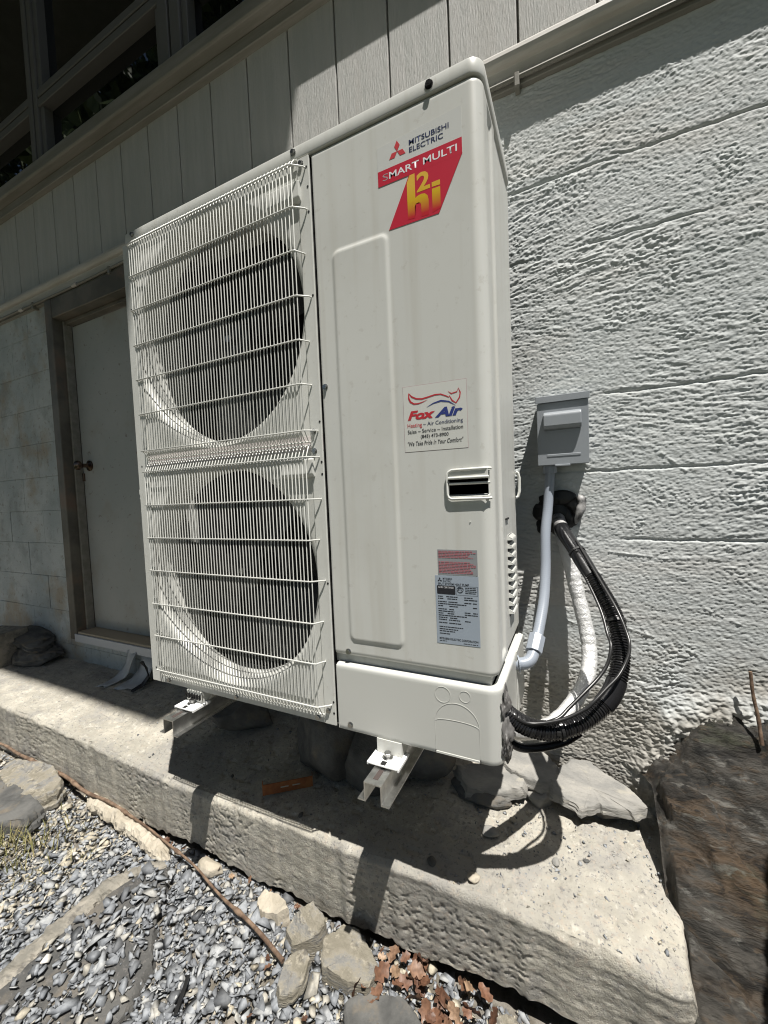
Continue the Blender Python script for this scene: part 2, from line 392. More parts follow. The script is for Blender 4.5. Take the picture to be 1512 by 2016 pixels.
def gravelmat():
    m = bpy.data.materials.new('crushed_stone'); m.use_nodes = True
    N = m.node_tree.nodes; L = m.node_tree.links; b = N['Principled BSDF']; b.inputs['Roughness'].default_value = 0.75
    a = N.new('ShaderNodeAttribute'); a.attribute_name = 'tone'
    r = N.new('ShaderNodeValToRGB'); r.color_ramp.interpolation = 'LINEAR'
    cols = [(0.0, (0.125, 0.131, 0.14)), (0.25, (0.20, 0.213, 0.233)), (0.5, (0.28, 0.298, 0.322)), (0.72, (0.38, 0.39, 0.395)), (0.84, (0.40, 0.365, 0.29)), (0.93, (0.50, 0.455, 0.36)), (1.0, (0.66, 0.65, 0.63))]
    e = r.color_ramp.elements
    e[0].position = cols[0][0]; e[0].color = (*cols[0][1], 1); e[1].position = 1.0; e[1].color = (*cols[-1][1], 1)
    for p, c in cols[1:-1]:
        q = e.new(p); q.color = (*c, 1)
    L.new(a.outputs['Fac'], r.inputs['Fac'])
    tc = N.new('ShaderNodeTexCoord'); t = N.new('ShaderNodeTexNoise'); t.inputs['Scale'].default_value = 120; t.inputs['Detail'].default_value = 6
    L.new(tc.outputs['Object'], t.inputs['Vector'])
    mx = N.new('ShaderNodeMix'); mx.data_type = 'RGBA'; mx.blend_type = 'MULTIPLY'; mx.inputs['Factor'].default_value = 0.6
    rr = N.new('ShaderNodeValToRGB'); rr.color_ramp.elements[0].color = (0.55, 0.55, 0.55, 1); rr.color_ramp.elements[1].color = (1.25, 1.22, 1.15, 1)
    rr.color_ramp.elements[0].position = 0.3; rr.color_ramp.elements[1].position = 0.7
    L.new(t.outputs['Fac'], rr.inputs['Fac']); L.new(r.outputs[0], mx.inputs['A']); L.new(rr.outputs[0], mx.inputs['B'])
    L.new(mx.outputs['Result'], b.inputs['Base Color'])
    bp = N.new('ShaderNodeBump'); bp.inputs['Strength'].default_value = 0.4; bp.inputs['Distance'].default_value = 0.001
    L.new(t.outputs['Fac'], bp.inputs['Height']); L.new(bp.outputs[0], b.inputs['Normal'])
    return m
M['gravel'] = gravelmat()

# ------------------------------------------------------------------ ground
def ground():
    xs = np.concatenate([[-120, -40, -12, -5], np.linspace(-3.2, 0.9, 165), [3, 12, 40, 120]])
    ys = np.concatenate([[-120, -40, -12, -4, -2], np.linspace(-1.2, 0.5, 70), [3, 12, 40, 120]])
    X, Y = np.meshgrid(xs, ys)
    Z = -0.625 + 0.03 * (fbm(X * 4, Y * 4, 3) - 0.5) * (np.abs(X) < 4)
    Z += 0.05 * sstep(-1.5, -2.6, X) * (np.abs(X) < 4)
    o = obj('ground', grid_mesh('ground', X, Y, Z), M['soil'])
    tag(o, kind='structure')
ground()

def added_lawn():  # unseen turf sheet added to cut the light bounced off the ground
    xs = np.concatenate([[-118, -40, -16], np.linspace(-9, 7, 60), [14, 40, 118]]); ys = np.concatenate([[-118, -40, -14], np.linspace(-9, -1.25, 36)])
    X, Y = np.meshgrid(xs, ys)
    edge = (Y > -1.3)
    Y = Y + edge * 0.12 * (fbm(X * 2, X * 0, 301, 3) - 0.5)
    Z = -0.590 + 0.05 * (fbm(X * 0.8, Y * 0.8, 302, 3) - 0.5) - edge * 0.05
    tag(obj('added_lawn', grid_mesh('added_lawn', X, Y, Z), M['added_lawn']), kind='structure')
added_lawn()

def ground_z(x, y):
    return float(-0.625 + 0.03 * (fbm(x * 4, y * 4, 3) - 0.5) + 0.05 * sstep(-1.5, -2.6, x))

# ------------------------------------------------------------------ concrete walkway slab along the house
FX = [-4.5, -2.3, -1.05, -0.45, 0.0, 0.33, 0.6]
FZ = [-0.36, -0.36, -0.396, -0.381, -0.370, -0.398, -0.41]
def slab_front_z(x): return np.interp(x, FX, FZ)
def slab_z(x, y):
    return slab_front_z(x) + (-0.352 - slab_front_z(x)) * np.clip((y - 0.07) / 0.43, 0, 1)

def walkway():
    xs = np.concatenate([np.arange(-4.0, -1.7, 0.009), np.arange(-1.7, 0.352, 0.0042)])
    ns = 56; nt = 100
    # profile: front face from the bottom up, then top from the edge to the wall
    tf = np.linspace(0, 1, ns); tt = np.linspace(0, 1, nt)[1:]
    X = np.repeat(xs[None, :], ns + nt - 1, 0)
    fz = slab_front_z(xs)
    edge = 0.07 + 0.012 * (fbm(xs * 5, xs * 0 + 1, 21) - 0.5) + 0.006 * (vn(xs * 40, xs * 0, 22) - 0.5)
    edge = edge + 0.035 * sstep(0.27, 0.352, xs) ** 2
    bot = -0.592 + 0.035 * (fbm(xs * 6, xs * 0 + 4, 23) - 0.5) + 0.012 * (vn(xs * 50, xs * 0, 24) - 0.5)
    bot = bot + 0.03 * sstep(-0.3, 0.0, xs)
    chip = 0.012 + 0.010 * sstep(0.55, 0.75, vn(xs * 18, xs * 0 + 9, 25)) + 0.02 * sstep(0.08, 0.16, xs) * sstep(0.3, 0.2, xs)
    Y = np.zeros_like(X); Z = np.zeros_like(X)
    for i, t in enumerate(tf):
        Z[i] = bot + (fz - bot) * t
        Y[i] = edge + 0.006 * (1 - t)
    for j, t in enumerate(tt):
        y = edge + 0.0105 + (0.53 - edge - 0.0105) * (t ** 1.25)
        Y[ns + j] = y
        Z[ns + j] = fz + (-0.352 - fz) * np.clip((y - 0.07) / 0.43, 0, 1)
    # front face: board marks and pits
    F = slice(0, ns)
    zz = Z[F]; xx = X[F]
    streak = vn(xx * 7 + zz * 9, zz * 110 + xx * 6, 31) * 0.55 + vn(xx * 26, zz * 190 + xx * 9, 32) * 0.45
    pits = sstep(0.70, 0.82, vn(xx * 130, zz * 150, 33)) * sstep(0.4, 0.6, fbm(xx * 6, zz * 6, 35, 2))
    big = fbm(xx * 7, zz * 9, 34) - 0.5
    amp = 0.6 + 0.35 * sstep(-0.5, 0.1, xx)
    Y[F] += -0.0030 * (streak - 0.5) * amp + 0.0035 * pits - 0.003 * big - 0.0022 * (fbm(xx * 60, zz * 70, 36, 2) - 0.5)
    # ragged upper edge
    d = (fz[None, :] - zz)
    k = np.clip(1 - d / chip[None, :], 0, 1)
    Y[F] += 0.011 * k ** 2
    T = slice(ns, None)
    yy = Y[T]; xx = X[T]
    n = (fbm(xx * 3, yy * 3, 41) - 0.5) * 0.014 + (fbm(xx * 30, yy * 30, 42) - 0.5) * 0.0035 - 0.004 * sstep(0.7, 0.82, vn(xx * 55, yy * 55, 43))
    n = n + 0.003 * (vn(xx * 40 + yy * 14, yy * 110, 44) - 0.5) * sstep(-1.0, -1.4, xx)
    fall = np.clip((yy - 0.0105 - edge[None, :]) / 0.02, 0, 1)
    Z[T] += n * fall
    kk = np.clip(1 - (yy - edge[None, :]) / 0.02, 0, 1)
    Z[T] -= 0.0 * kk
    # far right end sinks and narrows against the outcrop
    sink = sstep(0.26, 0.33, X) * 0.012 + sstep(0.326, 0.350, X + 0.02 * (fbm(Y * 14, Y * 0, 46, 3) - 0.5)) * 0.11
    Z -= sink * np.clip(np.arange(X.shape[0])[:, None] / (ns - 1), 0, 1)
    o = obj('concrete_walkway', grid_mesh('concrete_walkway', X, Y, Z), M['concrete'])
    tag(o, kind='structure')
walkway()

# ------------------------------------------------------------------ house
house = empty('house', (0, 0.5, -0.36))
tag(house, 'house with parged block base, grooved taupe siding, plank door and dark windows', 'house')
HOFF = Vector((0, -0.5, 0.36))
def hpart(mb, name, m, parent=None, **k):
    """built in world coordinates under the house"""
    o = mb.build(name, m, None, **k)
    par = parent or house
    o.parent = par
    o.location = HOFF if par is house else (0, 0, 0)
    return o

def stucco_wall():
    xs = np.arange(-0.12, 0.80, 0.0023); zs = np.arange(-0.46, 1.725, 0.0021)
    X, Z = np.meshgrid(xs, zs)
    def ridge(n): return 1 - np.abs(2 * n - 1)
    def streak(th, seed):
        c, s = math.cos(th), math.sin(th)
        wv = 0.030 * (fbm(X * 5, Z * 5, seed + 5, 3) - 0.5) + 0.006 * (fbm(X * 22, Z * 22, seed + 9, 2) - 0.5)
        U = X * c + Z * s; V = -X * s + Z * c + wv
        a = (ridge(vr(U * 10, V * 85, seed)) - 0.5) * 0.45 + (ridge(vr(U * 24, V * 150, seed + 1)) - 0.5) * 0.6 + (vr(U * 48, V * 230, seed + 2) - 0.5) * 0.8
        return a
    w = [np.exp(9 * fbm(X * 3.6 + i * 9, Z * 4.2 + i * 5, 60 + i, 3)) for i in range(5)]
    sw = sum(w)
    H = sum(wi / sw * streak(th, 70 + 7 * i) for i, (wi, th) in enumerate(zip(w, (0.05, -0.28, 0.40, 0.14, -0.10))))
    amp = 0.30 + 1.2 * sstep(0.36, 0.64, fbm(X * 5, Z * 7, 90, 3))
    H = H * 0.0028 * amp
    # clotted, crumbly patches
    m = sstep(0.56, 0.72, fbm(X * 8, Z * 12, 95, 4))
    low = sstep(0.16, -0.06, Z)
    fine = ridge(fbm(X * 80, Z * 125, 97, 3)) - 0.6
    H += (0.0034 * m + 0.0055 * low) * fine
    H += (0.0016 + 0.0012 * m) * (vn(X * 190, Z * 240, 99) - 0.5) + 0.001 * (vn(X * 330, Z * 330, 98) - 0.5)
    H += 0.006 * (fbm(X * 2.2, Z * 2.2, 103, 2) - 0.5)
    # parging lapping out over the foot of the outcrop
    zr = np.interp(X, [0.20, 0.29, 0.35, 0.45, 0.56, 0.86], [-0.40, -0.23, -0.10, -0.055, -0.02, 0.05])
    lap = sstep(0.075, -0.03, Z - zr - 0.03 * (fbm(X * 9, Z * 9, 104, 3) - 0.5)) * sstep(0.20, 0.30, X)
    H += lap * (0.020 + 0.022 * (fbm(X * 22, Z * 22, 105, 4) - 0.5) + 0.012 * (fbm(X * 75, Z * 75, 106, 2) - 0.5))
    # joints of the block courses showing through
    for j, zj in enumerate((0.0, 0.195, 0.396, 0.588, 0.80, 1.012, 1.21, 1.412)):
        wav = 0.014 * (fbm(X * 3, X * 0 + j, 110 + j, 3) - 0.5) + 0.004 * (vn(X * 45, X * 0 + j, 118 + j) - 0.5)
        d = Z - zj - wav
        mk = 0.8 * sstep(0.52, 0.66, fbm(X * 4.0 + j * 3.3, X * 0, 130 + j, 3))
        if j == 6: mk = np.maximum(mk, 0.9 * sstep(0.16, 0.22, X) * sstep(0.46, 0.40, X))
        if j == 7: mk = np.maximum(mk, 0.8 * sstep(0.30, 0.36, X))
        if j in (0, 1): mk = mk * 0.25
        H -= 0.0058 * mk * np.exp(-(d / 0.0028) ** 2)
        H -= 0.0006 * np.exp(-(d / 0.006) ** 2)
    # scratches of the trowel
    for k in range(10):
        a = random.uniform(-1.0, 0.3); cx = random.uniform(0.1, 0.55); cz = random.uniform(0.1, 0.9); ln = random.uniform(0.03, 0.10)
        u = (X - cx) * math.cos(a) + (Z - cz) * math.sin(a); v = -(X - cx) * math.sin(a) + (Z - cz) * math.cos(a)
        H += 0.0018 * np.exp(-(v / 0.0028) ** 2) * (np.abs(u) < ln) * (vn(u * 120, v * 0, k) > 0.35)
    Y = 0.5 - H
    # opening of the pipe sleeve
    o = obj('stucco_wall', grid_mesh('stucco_wall', X, Y, Z), M['stucco'], house, HOFF)
    return o
stucco_wall()

def house_rest():
    # plain backing walls
    hpart(MB().box(-1.45, -0.12, 0.502, 0.75, -0.6, 1.715), 'wall', M['stucco'])
    hpart(MB().box(0.798, 4.5, 0.502, 0.75, -0.6, 1.715), 'wall', M['stucco'])
    hpart(MB().box(-0.12, 0.798, 0.53, 0.75, -0.6, 1.715), 'wall', M['stucco'])
    bw = hpart(MB().box(-4.6, -2.47, 0.508, 0.75, -0.6, 1.705).box(-2.47, -1.45, 0.508, 0.75, -0.6, -0.215), 'block_wall', M['block'])
    cracks = {(4, -3.16), (3, -2.96), (2, -2.76), (1, -2.56)}
    zl = [-0.465, -0.265, -0.068, 0.134, 0.335, 0.530, 0.73, 0.93, 1.134, 1.34, 1.552, 1.70]
    cr_h = {(4, 'b'), (3, 'b'), (2, 'b')}
    for k in range(len(zl) - 1):
        x0 = -3.16 if k % 2 == 0 else -2.96
        e = [x0 + 0.4 * n for n in range(-4, 6)]
        for a, b in zip(e[:-1], e[1:]):
            lim = -2.49 if zl[k] > -0.25 else -1.46
            a2, b2 = max(a, -4.6), min(b, lim)
            if b2 - a2 < 0.05: continue
            gl = 0.0045 if any(k == c[0] and abs(a - c[1]) < 0.01 for c in cracks) else 0.0006
            gr = 0.0045 if any(k == c[0] and abs(b - c[1]) < 0.01 for c in cracks) else 0.0006
            gt = 0.004 if (k in (1, 2, 3) and -3.3 + 0.2 * (4 - k) - 0.2 < (a + b) / 2 < -2.3) and False else 0.0007
            z0, z1 = zl[k] + 0.0007, zl[k + 1] - gt
            if k == 0: z1 = min(z1, zl[1] - 0.0012)
            if zl[k] < -0.25 and b2 > -2.47: z1 = min(z1, -0.218)
            off = random.uniform(-0.0012, 0.0012)
            hpart(MB().box(a2 + gl, b2 - gr, 0.5 + off, 0.53, z0, z1), 'concrete_block', M['block'], bw, bevel=0.0013, seg=1)
    # stepped settlement crack, open between the blocks
    # siding
    sb = hpart(MB().box(-4.66, 4.5, 0.534, 0.75, 1.71, 2.36).box(-4.66, 4.5, 0.58, 0.75, 2.36, 6.2), 'siding', M['trim'])
    x = 0.013 - 0.2035 * 23
    board = None
    while x < 3.0:
        w = 0.2035 - 0.0065
        if board is None:
            mb = MB().box(0.0, w, 0.0, 0.016, 1.74, 2.31)
            board = mb.build('siding_board', M['siding'], None, bevel=0.0018, seg=1)
            b = board
        else:
            b = board.copy(); COL.objects.link(b)
        b.parent = sb
        b.location = (x + 0.00325, 0.519, 0)
        x += 0.2035
    # upper wall above the windows
    hpart(MB().box(-4.66, 4.5, 0.515, 0.58, 3.95, 6.2), 'wall', M['siding'])
    # water-table ledge over the block base
    prof = [(0.52, 1.812), (0.472, 1.790), (0.465, 1.782), (0.463, 1.770), (0.466, 1.759), (0.472, 1.753), (0.484, 1.750), (0.487, 1.730), (0.488, 1.713), (0.52, 1.713)]
    mb = MB().prism([(p[0], p[1]) for p in prof], 0, -4.7, 4.5)
    hpart(mb, 'ledge', M['litrim'], bevel=0.001, seg=1)
    mb = MB().box(-4.7, 4.5, 0.484, 0.53, 1.690, 1.7125)
    hpart(mb, 'ledge_backer', M['trim'], bevel=0.002, seg=1)
    pp = hpart(MB().tube([(x, 0.475 + 0.0015 * math.sin(x * 5), 1.703 + 0.003 * math.sin(x * 3.3)) for x in np.linspace(-4.6, 4.4, 60)], 0.0062, 8), 'service_pipe', M['trim'])
    smooth_angle(pp)
    for xc in (-3.2, -2.62, -1.9, 0.012, 0.9):
        hpart(MB().box(xc - 0.007, xc + 0.007, 0.467, 0.50, 1.676, 1.714), 'pipe_clip', M['trim'], pp, bevel=0.002, seg=1)
    for xc in (-2.75, -2.2):
        hpart(MB().cyl((xc - 0.02, 0.475, 1.703), (xc + 0.02, 0.475, 1.703), 0.0095, 10), 'coupling', M['litrim'], pp)
    # sill
    prof = [(0.515, 2.425), (0.455, 2.405), (0.450, 2.395), (0.450, 2.345), (0.456, 2.338), (0.515, 2.338)]
    s = hpart(MB().prism(prof, 0, -4.66, 4.5), 'window_sill', M['trim'], bevel=0.002, seg=1)
    hpart(MB().box(-4.66, 4.5, 0.492, 0.535, 2.29, 2.337), 'sill_apron', M['trim'], s, bevel=0.003, seg=1)
    # windows: post, rails, sashes, panes
    posts = [(-3.62, 0.10), (-2.50, 0.085), (-1.40, 0.13), (-0.28, 0.10), (0.84, 0.10)]
    for i, (xp, w) in enumerate(posts[:-1]):
        x0 = xp + w / 2; x1 = posts[i + 1][0] - posts[i + 1][1] / 2
        wn = hpart(MB().box(xp - w / 2, xp - 0.004, 0.492, 0.585, 2.41, 3.95).box(xp + 0.004, xp + w / 2, 0.496, 0.585, 2.41, 3.95), 'window', M['winframe'], bevel=0.003, seg=1)
        rails = ((2.415, 2.475), (2.725, 2.765), (2.775, 2.815), (3.87, 3.95))
        for (a, b) in rails:
            hpart(MB().box(x0, x1, 0.499, 0.58, a, b), 'window_rail', M['winframe'], wn, bevel=0.003, seg=1)
        for (a, b) in ((2.475, 2.725), (2.815, 3.87)):
            for xa in (x0, x1 - 0.035):
                hpart(MB().box(xa, xa + 0.035, 0.508, 0.575, a, b), 'sash_stile', M['winframe'], wn, bevel=0.003, seg=1)
            pane = MB().add([(x0 + 0.036, 0.55, a), (x1 - 0.036, 0.55, a), (x1 - 0.036, 0.55, b), (x0 + 0.036, 0.55, b), (x0 + 0.036, 0.556, a), (x1 - 0.036, 0.556, a), (x1 - 0.036, 0.556, b), (x0 + 0.036, 0.556, b)],
                            [(0, 1, 2, 3), (7, 6, 5, 4), (0, 4, 5, 1), (1, 5, 6, 2), (2, 6, 7, 3), (3, 7, 4, 0)])
            hpart(pane, 'pane', M['glass'], wn)
    # door
    cas = hpart(MB().box(-2.50, -2.435, 0.470, 0.60, -0.215, 1.688), 'door_frame', M['casing'], bevel=0.003, seg=1)
    hpart(MB().box(-2.434, -1.44, 0.473, 0.60, 1.585, 1.686), 'head_casing', M['casing'], cas, bevel=0.003, seg=1)
    hpart(MB().box(-1.505, -1.44, 0.471, 0.60, -0.215, 1.584), 'side_casing', M['casing'], cas, bevel=0.003, seg=1)
    hpart(MB().box(-2.434, -2.420, 0.520, 0.56, -0.17, 1.584), 'door_stop', M['trim'], cas, bevel=0.002, seg=1)
    hpart(MB().box(-2.434, -1.506, 0.525, 0.56, 1.565, 1.584), 'door_stop', M['casing'], cas, bevel=0.002, seg=1)
    d = hpart(MB().box(-2.420, -1.506, 0.562, 0.605, -0.165, 1.564), 'door', M['door'], bevel=0.002, seg=1)
    kx, kz = -2.350, 0.775
    kn = MB()
    prof = [(0.0, 0.030), (0.006, 0.030), (0.010, 0.022), (0.014, 0.012), (0.040, 0.011), (0.046, 0.018), (0.054, 0.025), (0.064, 0.027), (0.073, 0.023), (0.078, 0.012), (0.079, 0.001)]
    n = 20
    v = [(kx + r * math.cos(2 * math.pi * k / n), 0.562 - y, kz + r * math.sin(2 * math.pi * k / n)) for (y, r) in prof for k in range(n)]
    f = [(i * n + k, i * n + (k + 1) % n, (i + 1) * n + (k + 1) % n, (i + 1) * n + k) for i in range(len(prof) - 1) for k in range(n)]
    kn.add(v, f)
    smooth_angle(hpart(kn, 'door_knob', M['bronze'], d), 40)
    hpart(MB().box(-2.418, -2.405, 0.553, 0.563, 0.69, 0.735), 'latch_plate', M['bronze'], d, bevel=0.001, seg=1)
    t = hpart(MB().box(-2.434, -1.50, 0.475, 0.60, -0.190, -0.167), 'threshold', M['wood'], bevel=0.003, seg=1)
    hpart(MB().box(-2.45, -1.49, 0.466, 0.475, -0.222, -0.178), 'metal_strip', M['bluestrip'], t, bevel=0.001, seg=1)
    # roof overhang high above
    rf = hpart(MB().box(-9.0, 0.335, -1.31, 0.80, 6.0, 6.05), 'roof_eave', M['roof'])
    hpart(MB().box(-9.0, 0.335, -1.335, -1.311, 5.98, 6.22), 'fascia', M['trim'], rf)
    hpart(MB().box(-9.0, 4.5, -1.30, 4.0, 6.21, 6.26).box(0.34, 4.5, 0.45, 4.0, 6.06, 6.20), 'roof_deck', M['roof'], rf) if False else None
    hpart(MB().box(-9.0, 0.335, -1.31, 0.80, 6.051, 6.2), 'roof_deck', M['roof'], rf)
    hpart(MB().box(-9.0, -4.66, 0.51, 0.75, -0.6, 6.0), 'wall', M['siding'])
house_rest()

# ------------------------------------------------------------------ rock outcrop at the right
def outcrop():
    us = np.linspace(0, 1, 250); ys = np.concatenate([np.linspace(-0.75, -0.1, 90), np.linspace(-0.1, 0.56, 210)[1:]])
    U, Yg = np.meshgrid(us, ys)
    xb = np.interp(Yg, [-0.75, -0.25, 0.0, 0.07, 0.25, 0.43, 0.5, 0.56], [0.02, 0.16, 0.27, 0.305, 0.312, 0.308, 0.285, 0.278])
    xb = xb + 0.018 * (fbm(Yg * 12, Yg * 0, 201, 3) - 0.5)
    D = U ** 1.7 * 1.4
    X = xb + D
    yk = sstep(0.25, 0.5, Yg)
    # bedrock dips from the wall down towards the viewer
    Z = np.interp(Yg, [-0.75, -0.2, 0.0, 0.07, 0.2, 0.3, 0.4, 0.46, 0.5, 0.56], [-0.66, -0.64, -0.55, -0.475, -0.400, -0.295, -0.165, -0.085, -0.04, -0.02])
    Z = Z + 0.22 * (X - 0.45) * (0.4 + 0.6 * yk) - 0.13 * (1 - sstep(0, 0.13, D)) * sstep(0.36, 0.5, Yg) - 0.03 * (1 - sstep(0, 0.03, D))
    # unseen tall shoulder added at the right to shade the rock face
    xf = 0.143 + 0.327 * (Yg + 0.776)
    wob = 0.05 * (fbm(Yg * 5, Yg * 0 + 3, 203, 3) - 0.3)
    sh = (0.80 + 0.25 * fbm(X * 3, Yg * 3, 204, 3)) * sstep(0.10, 0.30, X - xf - wob) * sstep(-0.62, -0.42, Yg) * sstep(0.36, 0.16, Yg)
    Z = Z + sh
    e = sstep(0, 0.02, D)
    # thin bedding planes, seen edge-on
    bed = (Z - 0.8 * Yg) * 15 + X * 2.5 + 2.2 * (fbm(X * 3.0, Yg * 6.0, 205, 3) - 0.5)
    fr = bed - np.floor(bed)
    Z = Z + (sstep(0.0, 0.08, fr) - fr) * 0.040 * e * sstep(0.35, 0.65, fbm(X * 4, Yg * 9, 206, 3))
    Z = Z + e * ((fbm(X * 7, Yg * 12, 207, 4) - 0.5) * 0.050 + (fbm(X * 22, Yg * 55, 208, 4) - 0.5) * 0.036 + (vr(X * 80, Yg * 150, 209) - 0.5) * 0.012)
    Z = Z - 0.03 * e * sstep(0.86, 1.0, 1 - np.abs(2 * fbm(X * 4 + 1, Yg * 5 + X * 4, 213, 3) - 1))
    o = obj('rock_outcrop', grid_mesh('rock_outcrop', X, Yg, Z), M['outcrop'])
    tag(o, 'dark brown shale bedrock outcrop rising against the wall at the lower right', 'rock')
outcrop()

# ------------------------------------------------------------------ heat pump
hp = empty('heat_pump', (-0.525, 0.165, 0.0))
tag(hp, 'ivory two-fan outdoor heat pump with wire fan guards on steel channels', 'heat pump')
POFF = Vector((0.525, -0.165, 0.0))
def upart(mb, name, m, parent=None, **k):
    o = mb.build(name, m, None, **k)
    par = parent or hp
    o.parent = par; o.location = POFF if par is hp else (0, 0, 0)
    return o
def umesh(name, me, m, parent=None):
    o = obj(name, me, m, parent or hp)
    o.location = POFF if parent is None else (0, 0, 0)
    return o

def rr_plan(x0, x1, y0, y1, r, n=8, corners=(1, 1, 1, 1)):
    """rounded rectangle, counter-clockwise from front-left"""
    P = []
    for (cx, cy, a0, use) in ((x0 + r, y0 + r, 180, corners[0]), (x1 - r, y0 + r, 270, corners[1]), (x1 - r, y1 - r, 0, corners[2]), (x0 + r, y1 - r, 90, corners[3])):
        if use:
            P += [(cx + r * math.cos(math.radians(a0 + 90 * k / n)), cy + r * math.sin(math.radians(a0 + 90 * k / n))) for k in range(n + 1)]
        else:
            P.append((cx + (r if cx > (x0 + x1) / 2 else -r), cy + (r if cy > (y0 + y1) / 2 else -r)))
    return P

SEAM = -0.378
R_ = 0.024
def wrap(s, off=0.0):
    """arc length along the front panel (from the seam) and round the right corner -> plan point and normal"""
    s = np.asarray(s, float)
    Lf = -R_ - SEAM
    La = R_ * math.pi / 2
    a = np.clip((s - Lf) / La, 0, 1) * math.pi / 2
    x = np.where(s < Lf, SEAM + s, np.where(s < Lf + La, -R_ + R_ * np.sin(a), 0.0))
    y = np.where(s < Lf, 0.0, np.where(s < Lf + La, R_ - R_ * np.cos(a), R_ + s - Lf - La))
    nx = np.sin(a); ny = -np.cos(a)
    return x + nx * off, y + ny * off, nx, ny
SFR = -R_ - SEAM          # arc length at the start of the corner
SAR = R_ * math.pi / 2
S_END = SFR + SAR + 0.33 - R_
def s_of_y(y): return SFR + SAR + y - R_

def rr_sdf(x, z, cx, cz, hx, hz, r):
    qx = np.abs(x - cx) - hx + r; qz = np.abs(z - cz) - hz + r
    return np.hypot(np.maximum(qx, 0), np.maximum(qz, 0)) + np.minimum(np.maximum(qx, qz), 0) - r

def service_panel():
    s = np.unique(np.concatenate([np.linspace(0.0015, SFR, 105), np.linspace(SFR, SFR + SAR, 12), np.linspace(SFR + SAR, S_END, 100),
                                  [SEAM * 0 + 0.2895, 0.2900, 0.3705, 0.3710]]))
    z = np.unique(np.concatenate([np.linspace(0.1785, 1.3085, 300), [0.537, 0.5375, 0.5855, 0.586]]))
    S, Z = np.meshgrid(s, z)
    xw = SEAM + S
    d = rr_sdf(xw, Z, -0.264, 0.649, 0.0655, 0.433, 0.014)
    off = 0.0030 * sstep(0.0040, -0.0040, d)
    # shallow dishing of the sheet
    off = off + (0.0008 * np.sin(xw * 9) * np.cos(Z * 3) + 0.0024 * (fbm(xw * 5, Z * 4, 401, 2) - 0.5)) * sstep(-0.215, -0.27, xw)
    # side panel: long recessed strip and joggle
    ys = S - SFR - SAR + R_
    strip = sstep(0.052, 0.057, ys) * sstep(0.104, 0.099, ys) * sstep(0.195, 0.203, Z) * sstep(1.295, 1.285, Z)
    off = off - 0.005 * strip
    off = off - 0.0025 * sstep(0.128, 0.130, ys)
    # rolled lower edge
    off = off - 0.004 * sstep(0.187, 0.1785, Z) ** 2 - 0.004 * sstep(1.300, 1.3085, Z) ** 2 - 0.004 * sstep(0.006, 0.0015, S) ** 2
    x, y, nx, ny = wrap(S)
    X = x + nx * off; Y = y + ny * off
    sc = (S[:-1, :-1] + S[1:, 1:]) / 2; zc = (Z[:-1, :-1] + Z[1:, 1:]) / 2
    keep = ~((sc > 0.290) & (sc < 0.3705) & (zc > 0.5372) & (zc < 0.5857))
    o = umesh('service_panel', grid_mesh('service_panel', X, Y, Z, keep), M['paint'])
    return o
panel = service_panel()

def band(z0, z1, off, name, m, s0=0.008, nz=2, lip=None, parent=None, s1=None):
    s = np.unique(np.concatenate([np.linspace(s0, SFR, 40), np.linspace(SFR, SFR + SAR, 14), np.linspace(SFR + SAR, s1 or S_END, 30)]))
    if lip:   # list of (offset, z) profile points
        pr = lip
    else:
        pr = [(off, z0), (off, z1)]
    X = []; Y = []; Z = []
    for (o_, z_) in pr:
        x, y, nx, ny = wrap(s)
        X.append(x + nx * o_); Y.append(y + ny * o_); Z.append(np.full_like(s, z_))
    return umesh(name, grid_mesh(name, np.array(X), np.array(Y), np.array(Z)), m, parent)

